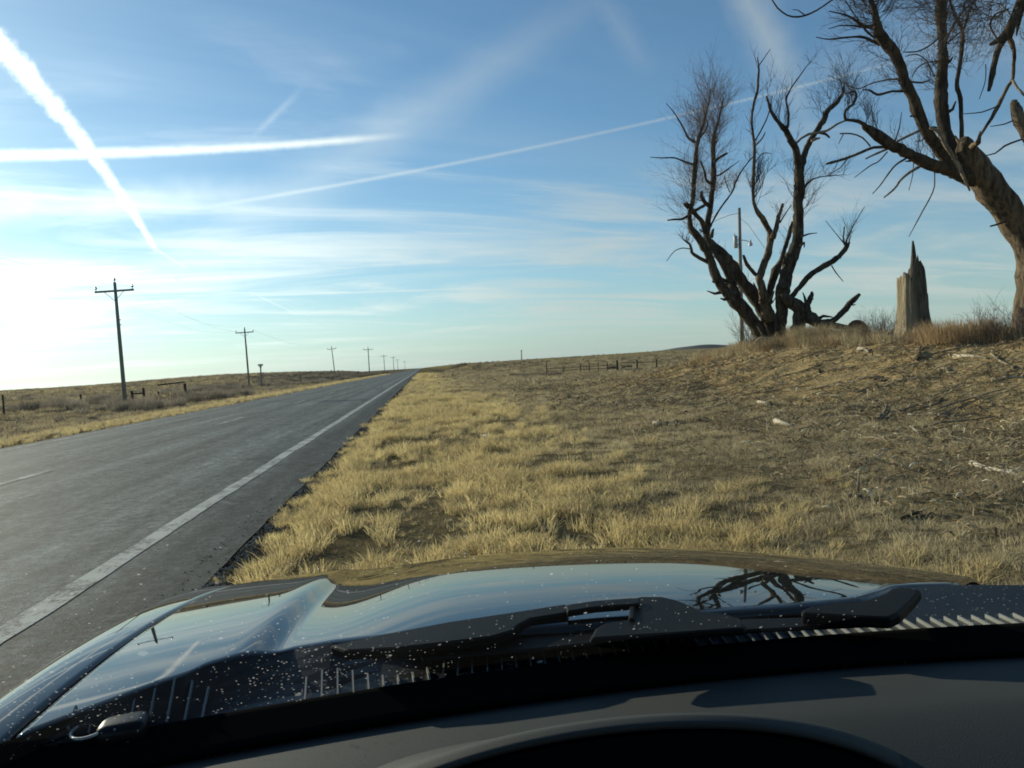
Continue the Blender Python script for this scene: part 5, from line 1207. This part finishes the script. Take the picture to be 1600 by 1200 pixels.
# windscreen
def wsp(u, v):
    bow = 0.055*(1-(u/0.80)**2); hw = 0.83-0.13*v; x_ = u/0.80*hw
    Yb, Zb = 0.848-0.20*(u+0.1)**2, 0.856; Yt, Zt = 0.20+bow, 1.43
    return (CX+x_, Yb+(Yt-Yb)*v, Zb+(Zt-Zb)*v+0.02*math.sin(math.pi*v))
V_, F_ = grid(wsp, np.linspace(-0.8, 0.8, 41), np.linspace(0, 1, 21))
def glass_mat():
    m = bpy.data.materials.new('windscreen_glass'); m.use_nodes = True; nt = m.node_tree; nt.nodes.clear(); n = NT(nt.nodes, nt.links)
    P = opos(n); X, Y, Z = n.sep(P)
    def spots(scale, rmin, rmax, thr, off):
        v = n.new('ShaderNodeTexVoronoi'); n.put(v.inputs['Vector'], n.vm('ADD', P, off)); v.inputs['Scale'].default_value = scale
        h = n.sep(v.outputs['Color']); warp = n.noise(P, scale*3, 2, 0.5)
        rad = n.m('MULTIPLY', n.lin(h[1], 0, 1, rmin, rmax), n.m('ADD', 0.6, n.m('MULTIPLY', warp, 0.8)))
        return n.m('MULTIPLY', n.m('MULTIPLY', n.ss(n.m('SUBTRACT', v.outputs['Distance'], rad), 0.06, -0.06), n.lin(h[2], 0, 1, 0.35, 1.0)), n.m('LESS_THAN', h[0], thr))
    low = n.ss(Z, 1.13, 0.86); left = n.ss(X, 0.55, -0.35)
    patch = n.noise(P, 11, 3, 0.6)
    dens = n.m('MULTIPLY', n.m('MULTIPLY', low, n.m('ADD', 0.10, n.m('MULTIPLY', left, 0.9))), n.ss(patch, 0.35, 0.65))
    s1 = spots(260, 0.10, 0.30, n.m('MULTIPLY', dens, 0.75), (0, 0, 0))
    s2 = spots(120, 0.05, 0.24, n.m('ADD', 0.002, n.m('MULTIPLY', dens, 0.22)), (3, 1, 2))
    s3 = spots(55, 0.05, 0.22, n.m('MULTIPLY', n.m('ADD', n.m('MULTIPLY', dens, 0.09), 0.0), n.ss(Z, 1.22, 1.05)), (5, 2, 7))
    sp = n.m('MAXIMUM', n.m('MAXIMUM', s1, s2), s3)
    film = n.m('ADD', 0.0025, n.m('MULTIPLY', n.ss(n.noise(n.vm('MULTIPLY', P, (1, 1, 3)), 6, 4, 0.6), 0.4, 0.7), 0.004))
    tr = n.new('ShaderNodeBsdfTransparent'); tr.inputs[0].default_value = (0.93, 0.965, 0.895, 1)
    gl = n.new('ShaderNodeBsdfGlossy'); gl.inputs['Roughness'].default_value = 0.02
    df = n.new('ShaderNodeBsdfTranslucent'); df.inputs[0].default_value = (0.75, 0.76, 0.72, 1)
    dd = n.new('ShaderNodeBsdfDiffuse'); dd.inputs[0].default_value = (0.6, 0.6, 0.56, 1)
    fr = n.new('ShaderNodeFresnel'); fr.inputs[0].default_value = 1.12
    m1 = n.new('ShaderNodeMixShader'); n.l.new(fr.outputs[0], m1.inputs[0]); n.l.new(tr.outputs[0], m1.inputs[1]); n.l.new(gl.outputs[0], m1.inputs[2])
    m0 = n.new('ShaderNodeMixShader'); m0.inputs[0].default_value = 0.4; n.l.new(df.outputs[0], m0.inputs[1]); n.l.new(dd.outputs[0], m0.inputs[2])
    m2 = n.new('ShaderNodeMixShader'); n.put(m2.inputs[0], n.m('MAXIMUM', n.m('MULTIPLY', sp, 0.42), film)); n.l.new(m1.outputs[0], m2.inputs[1]); n.l.new(m0.outputs[0], m2.inputs[2])
    out = n.new('ShaderNodeOutputMaterial'); n.l.new(m2.outputs[0], out.inputs[0]); return m
M_glass = glass_mat()
ws = panel('windscreen', V_, F_, M_glass, car)

# cowl panel between bonnet and glass
ZCW = 0.866
front_old = [(-120, 1215), (0, 1166), (70, 1138), (140, 1112), (158, 1096), (235, 1075), (290, 1058), (318, 1044), (345, 1036), (400, 1027), (460, 1017), (520, 1007), (600, 1003), (700, 999), (800, 994), (1000, 975), (1200, 957), (1300, 948), (1360, 938), (1385, 924), (1400, 918), (1440, 915), (1500, 913), (1620, 913), (1750, 915)]
Fp = []
for (x_, y_), p in zip(REAR, REARW):
    t = min(1.0, max(0.0, (x_-1180)/200)); t = t*t*(3-2*t)
    mid_ = min(1.0, max(0.0, (x_-520)/60))
    zf = p.z+0.008-0.022*mid_; zf = zf+(0.860-zf)*t
    Fp.append(at_z(x_, y_-2.0*(1-t)*(1-mid_)+3.0*mid_*(1-t), zf))
def wbase(x_):
    u = (x_-CX)/0.83*0.80; return 0.848-0.20*(u+0.1)**2
V, F = [], []
rows_ = 6
for p in Fp:
    for j in range(-1, rows_+1):
        if j < 0: V.append((p.x, p.y+0.003, p.z-0.12)); continue
        t = j/rows_; yb = wbase(p.x)-0.012; Yq = p.y+(yb-p.y)*t
        V.append((p.x, Yq, p.z+(0.856-p.z)*min(1.0, t*1.6)))
for i in range(len(Fp)-1):
    for j in range(rows_+1):
        a = i*(rows_+2)+j; F.append((a, a+rows_+2, a+rows_+3, a+1))
cowl = panel('cowl_panel', V, [f[::-1] for f in F], M_cowl, car, 0.004, False)
def cowl_z(x_, y_):
    fx = [p.x for p in Fp]; fy = float(np.interp(x_, fx, [p.y for p in Fp])); fz = float(np.interp(x_, fx, [p.z for p in Fp]))
    yb = wbase(x_)-0.012; t = (fy-y_)/max(1e-4, fy-yb); return fz+(0.856-fz)*min(1.0, max(0.0, t*1.6))
# vent ribs, one by one, as sub-parts of the cowl
ribm = MB().box((0, 0, 0), (0.0018, 0.060, 0.0045)); rme = bpy.data.meshes.new('vent_rib'); rme.from_pydata(ribm.v, [], ribm.f); rme.materials.append(M_rib)
x_ = -0.36; kk = 0
while x_ < 1.16:
    if not (0.93 < x_ < 1.0) and not (-0.235 < x_ < -0.15):
        o = bpy.data.objects.new('vent_rib', rme); col.objects.link(o); o.parent = cowl
        L_ = (0.55 if x_ < 0.75 else 0.62-0.1*(x_-0.75)) if x_ > 0.05 else 0.62+0.2*math.sin(x_*40)
        o.scale = (1, L_*1.15, 1)
        y0_ = wbase(x_)+0.001; y1_ = y0_+0.069*L_; z0_, z1_ = cowl_z(x_, y0_), cowl_z(x_, y1_)
        o.location = (x_, (y0_+y1_)/2, (z0_+z1_)/2+0.0022)
        o.rotation_euler = (math.atan2(z1_-z0_, y1_-y0_), 0, R(6) if x_ < 0 else R(-4))
    x_ += 0.0165; kk += 1
# pivot cap with bright ring at the driver's end
cp = at_z(172, 1122, ZCW+0.014)
bevel(MB().box(cp+Vector((0.010, 0.004, -0.014)), (0.046, 0.036, 0.022), rz=0.15).build('wiper_pivot_cap', M_cowl, car, True), 0.009, 4)
rg = at_z(142, 1141, ZCW+0.004); P_ = [rg+Vector((0.016*math.cos(a_), 0.022*math.sin(a_)*1.0, 0.002)) for a_ in np.linspace(R(110), R(330), 16)]
MB().tube(P_, [0.001]+[0.0018]*14+[0.001], 6).build('cap_rim', mat('worn_metal', (0.4, 0.4, 0.37), 0.4, Metallic=0.8), car)

# wipers: outlines of their plan at bonnet height, with thickness
def slab(name, outline, z0, th, m, parent, bev=0.003):
    P_ = [at_z(x_, y_, z0) for x_, y_ in outline]; n_ = len(P_); mb = MB()
    mb.v = [tuple(p) for p in P_]+[(p.x, p.y, p.z-th) for p in P_]
    mb.f = [tuple(range(n_)), tuple(reversed(range(n_, 2*n_)))]+[(i, i+n_, (i+1) % n_+n_, (i+1) % n_) for i in range(n_)]
    o = mb.build(name, m, parent, False); return bevel(o, bev)
dw = empty('wiper', (0, 0, 0)); dw.parent = car; dw.location = (0, 0, 0); dw['label'] = 'driver side wiper lying along the cowl'
# parent offset bookkeeping: wiper sits at the car origin
slab('wiper_blade', [(515, 1008), (600, 990), (700, 971), (800, 956), (884, 943), (888, 949), (886, 957), (830, 966), (812, 975), (800, 985), (770, 994), (700, 1003), (620, 1012), (540, 1016)], 0.893, 0.012, M_blk, dw)
slab('wiper_arm', [(884, 944.5), (930, 938), (985, 934), (1000, 934), (1000, 943), (985, 944), (930, 948), (886, 955)], 0.899, 0.008, M_blk, dw, 0.002)
slab('arm_link', [(984, 938), (993, 938), (991, 966), (982, 966)], 0.897, 0.008, M_blk, dw, 0.002)
slab('arm_head', [(985, 935), (1000, 931), (1035, 931), (1058, 936), (1080, 945), (1100, 955), (1130, 957), (1158, 965), (1165, 975), (1165, 982), (1060, 989), (920, 998), (928, 982), (945, 972), (984, 966)], 0.893, 0.009, M_blk, dw, 0.006)
pw = empty('wiper', (0, 0, 0)); pw.parent = car; pw['label'] = 'passenger side wiper with its long blade below the other one'
slab('wiper_blade', [(656, 1024), (664, 1012), (700, 1006), (800, 998), (925, 984), (1050, 975), (1170, 966), (1376, 961), (1377, 974), (1170, 984), (1050, 993), (925, 1005), (800, 1017), (720, 1024), (660, 1029)], 0.878, 0.005, M_blk, pw)
slab('wiper_arm', [(1252, 953), (1268, 946), (1300, 941), (1350, 937), (1378, 928), (1392, 919), (1412, 917), (1440, 921), (1425, 940), (1405, 958), (1390, 965), (1330, 962), (1252, 958)], 0.893, 0.014, M_blk, pw, 0.004)
nz = at_z(767, 962, 0.874)
MB().tube([nz+Vector((0, 0, -0.012)), nz+Vector((0, 0, -0.004)), nz+Vector((0, 0, 0.004)), nz+Vector((0, 0, 0.007))], [0.011, 0.011, 0.009, 0.003], 12).build('washer_nozzle', M_blk, car)

# black base strip of the glass and the dashboard
def frit(u, v):
    p0 = wsp(u, 0.0); return (p0[0], p0[1]-0.004-0.050*v, p0[2]+0.002-0.012*v)
V_, F_ = grid(frit, np.linspace(-0.8, 0.8, 41), np.linspace(0, 1, 8)); panel('defroster_trough', V_, F_, M_rub, car, 0.006)
def dashm(n, b):
    b.inputs['Specular IOR Level'].default_value = 0.3
    P = opos(n); g = n.noise(P, 420, 3, 0.7); s = n.noise(n.vm('MULTIPLY', P, (1, 1, 1)), 5, 4, 0.6)
    n.put(b.inputs['Base Color'], n.mix(n.m('MULTIPLY', s, 0.6), (0.034, 0.037, 0.034, 1), (0.050, 0.054, 0.050, 1)))
    v = n.new('ShaderNodeTexVoronoi'); n.put(v.inputs['Vector'], P); v.inputs['Scale'].default_value = 900
    bump(n, b, n.m('ADD', g, v.outputs['Distance']), 0.22, 0.0006)
M_dash = mat('dash_vinyl', rough=0.7, build=dashm)
def dash(u, v):
    # v 0 at the glass, 1 at the driver's edge, then down
    p0 = wsp(u, 0.0); Y = p0[1]-0.050-0.26*min(v, 0.8)/0.8; z = 0.842+0.010*math.sin(min(1, v/0.4)*math.pi/2)
    if v > 0.35: z -= 0.10*(v-0.35)**1.6
    if v > 0.8: q = (v-0.8)/0.2; z -= 0.22*q; Y -= 0.02*q
    return (p0[0], Y, z)
V_, F_ = grid(dash, np.linspace(-0.8, 0.8, 81), np.linspace(0, 1, 50)); panel('dashboard', V_, F_, M_dash, car)
# instrument hood in front of the driver
BY = 0.585
_A, _L, _R = at_y(957, 1123, BY), at_y(552, 1200, BY), at_y(1372, 1200, BY)
BX = _A.x; _c = 0.5*((_A.z-_L.z)/(_A.x-_L.x)**2+(_A.z-_R.z)/(_R.x-_A.x)**2); BW = 0.30
def arch(u): return _A.z-_c*(u*BW)**2*(1+0.4*u*u)
def bin_(u, v):
    # v 0 at the front, fading into the dash .. 1 rear edge
    Y = 0.775-(0.775-BY)*v; z0 = 0.832-0.02*v; q = v**1.35
    return (BX+u*BW, Y+0.02*u*u, z0+(max(arch(u), 0.76)-z0)*q-0.012*max(0, v-0.93)/0.07)
V_, F_ = grid(bin_, np.linspace(-1, 1, 70), np.linspace(0, 1, 40)); panel('instrument_hood', V_, F_, M_dash, car, 0.004)
def face(u, v):
    z = max(arch(u), 0.76)-0.016-(0.24)*v; return (BX+u*(BW-0.002), BY+0.004+0.02*u*u-0.02*v, z)
V_, F_ = grid(face, np.linspace(-1, 1, 40), np.linspace(0, 1, 8)); panel('instrument_face', V_, F_, M_rub, car, 0.004)
MB().box((CX+0.1, 0.42, 0.60), (1.5, 0.06, 0.36)).build('dash_front', M_rub, car, False)
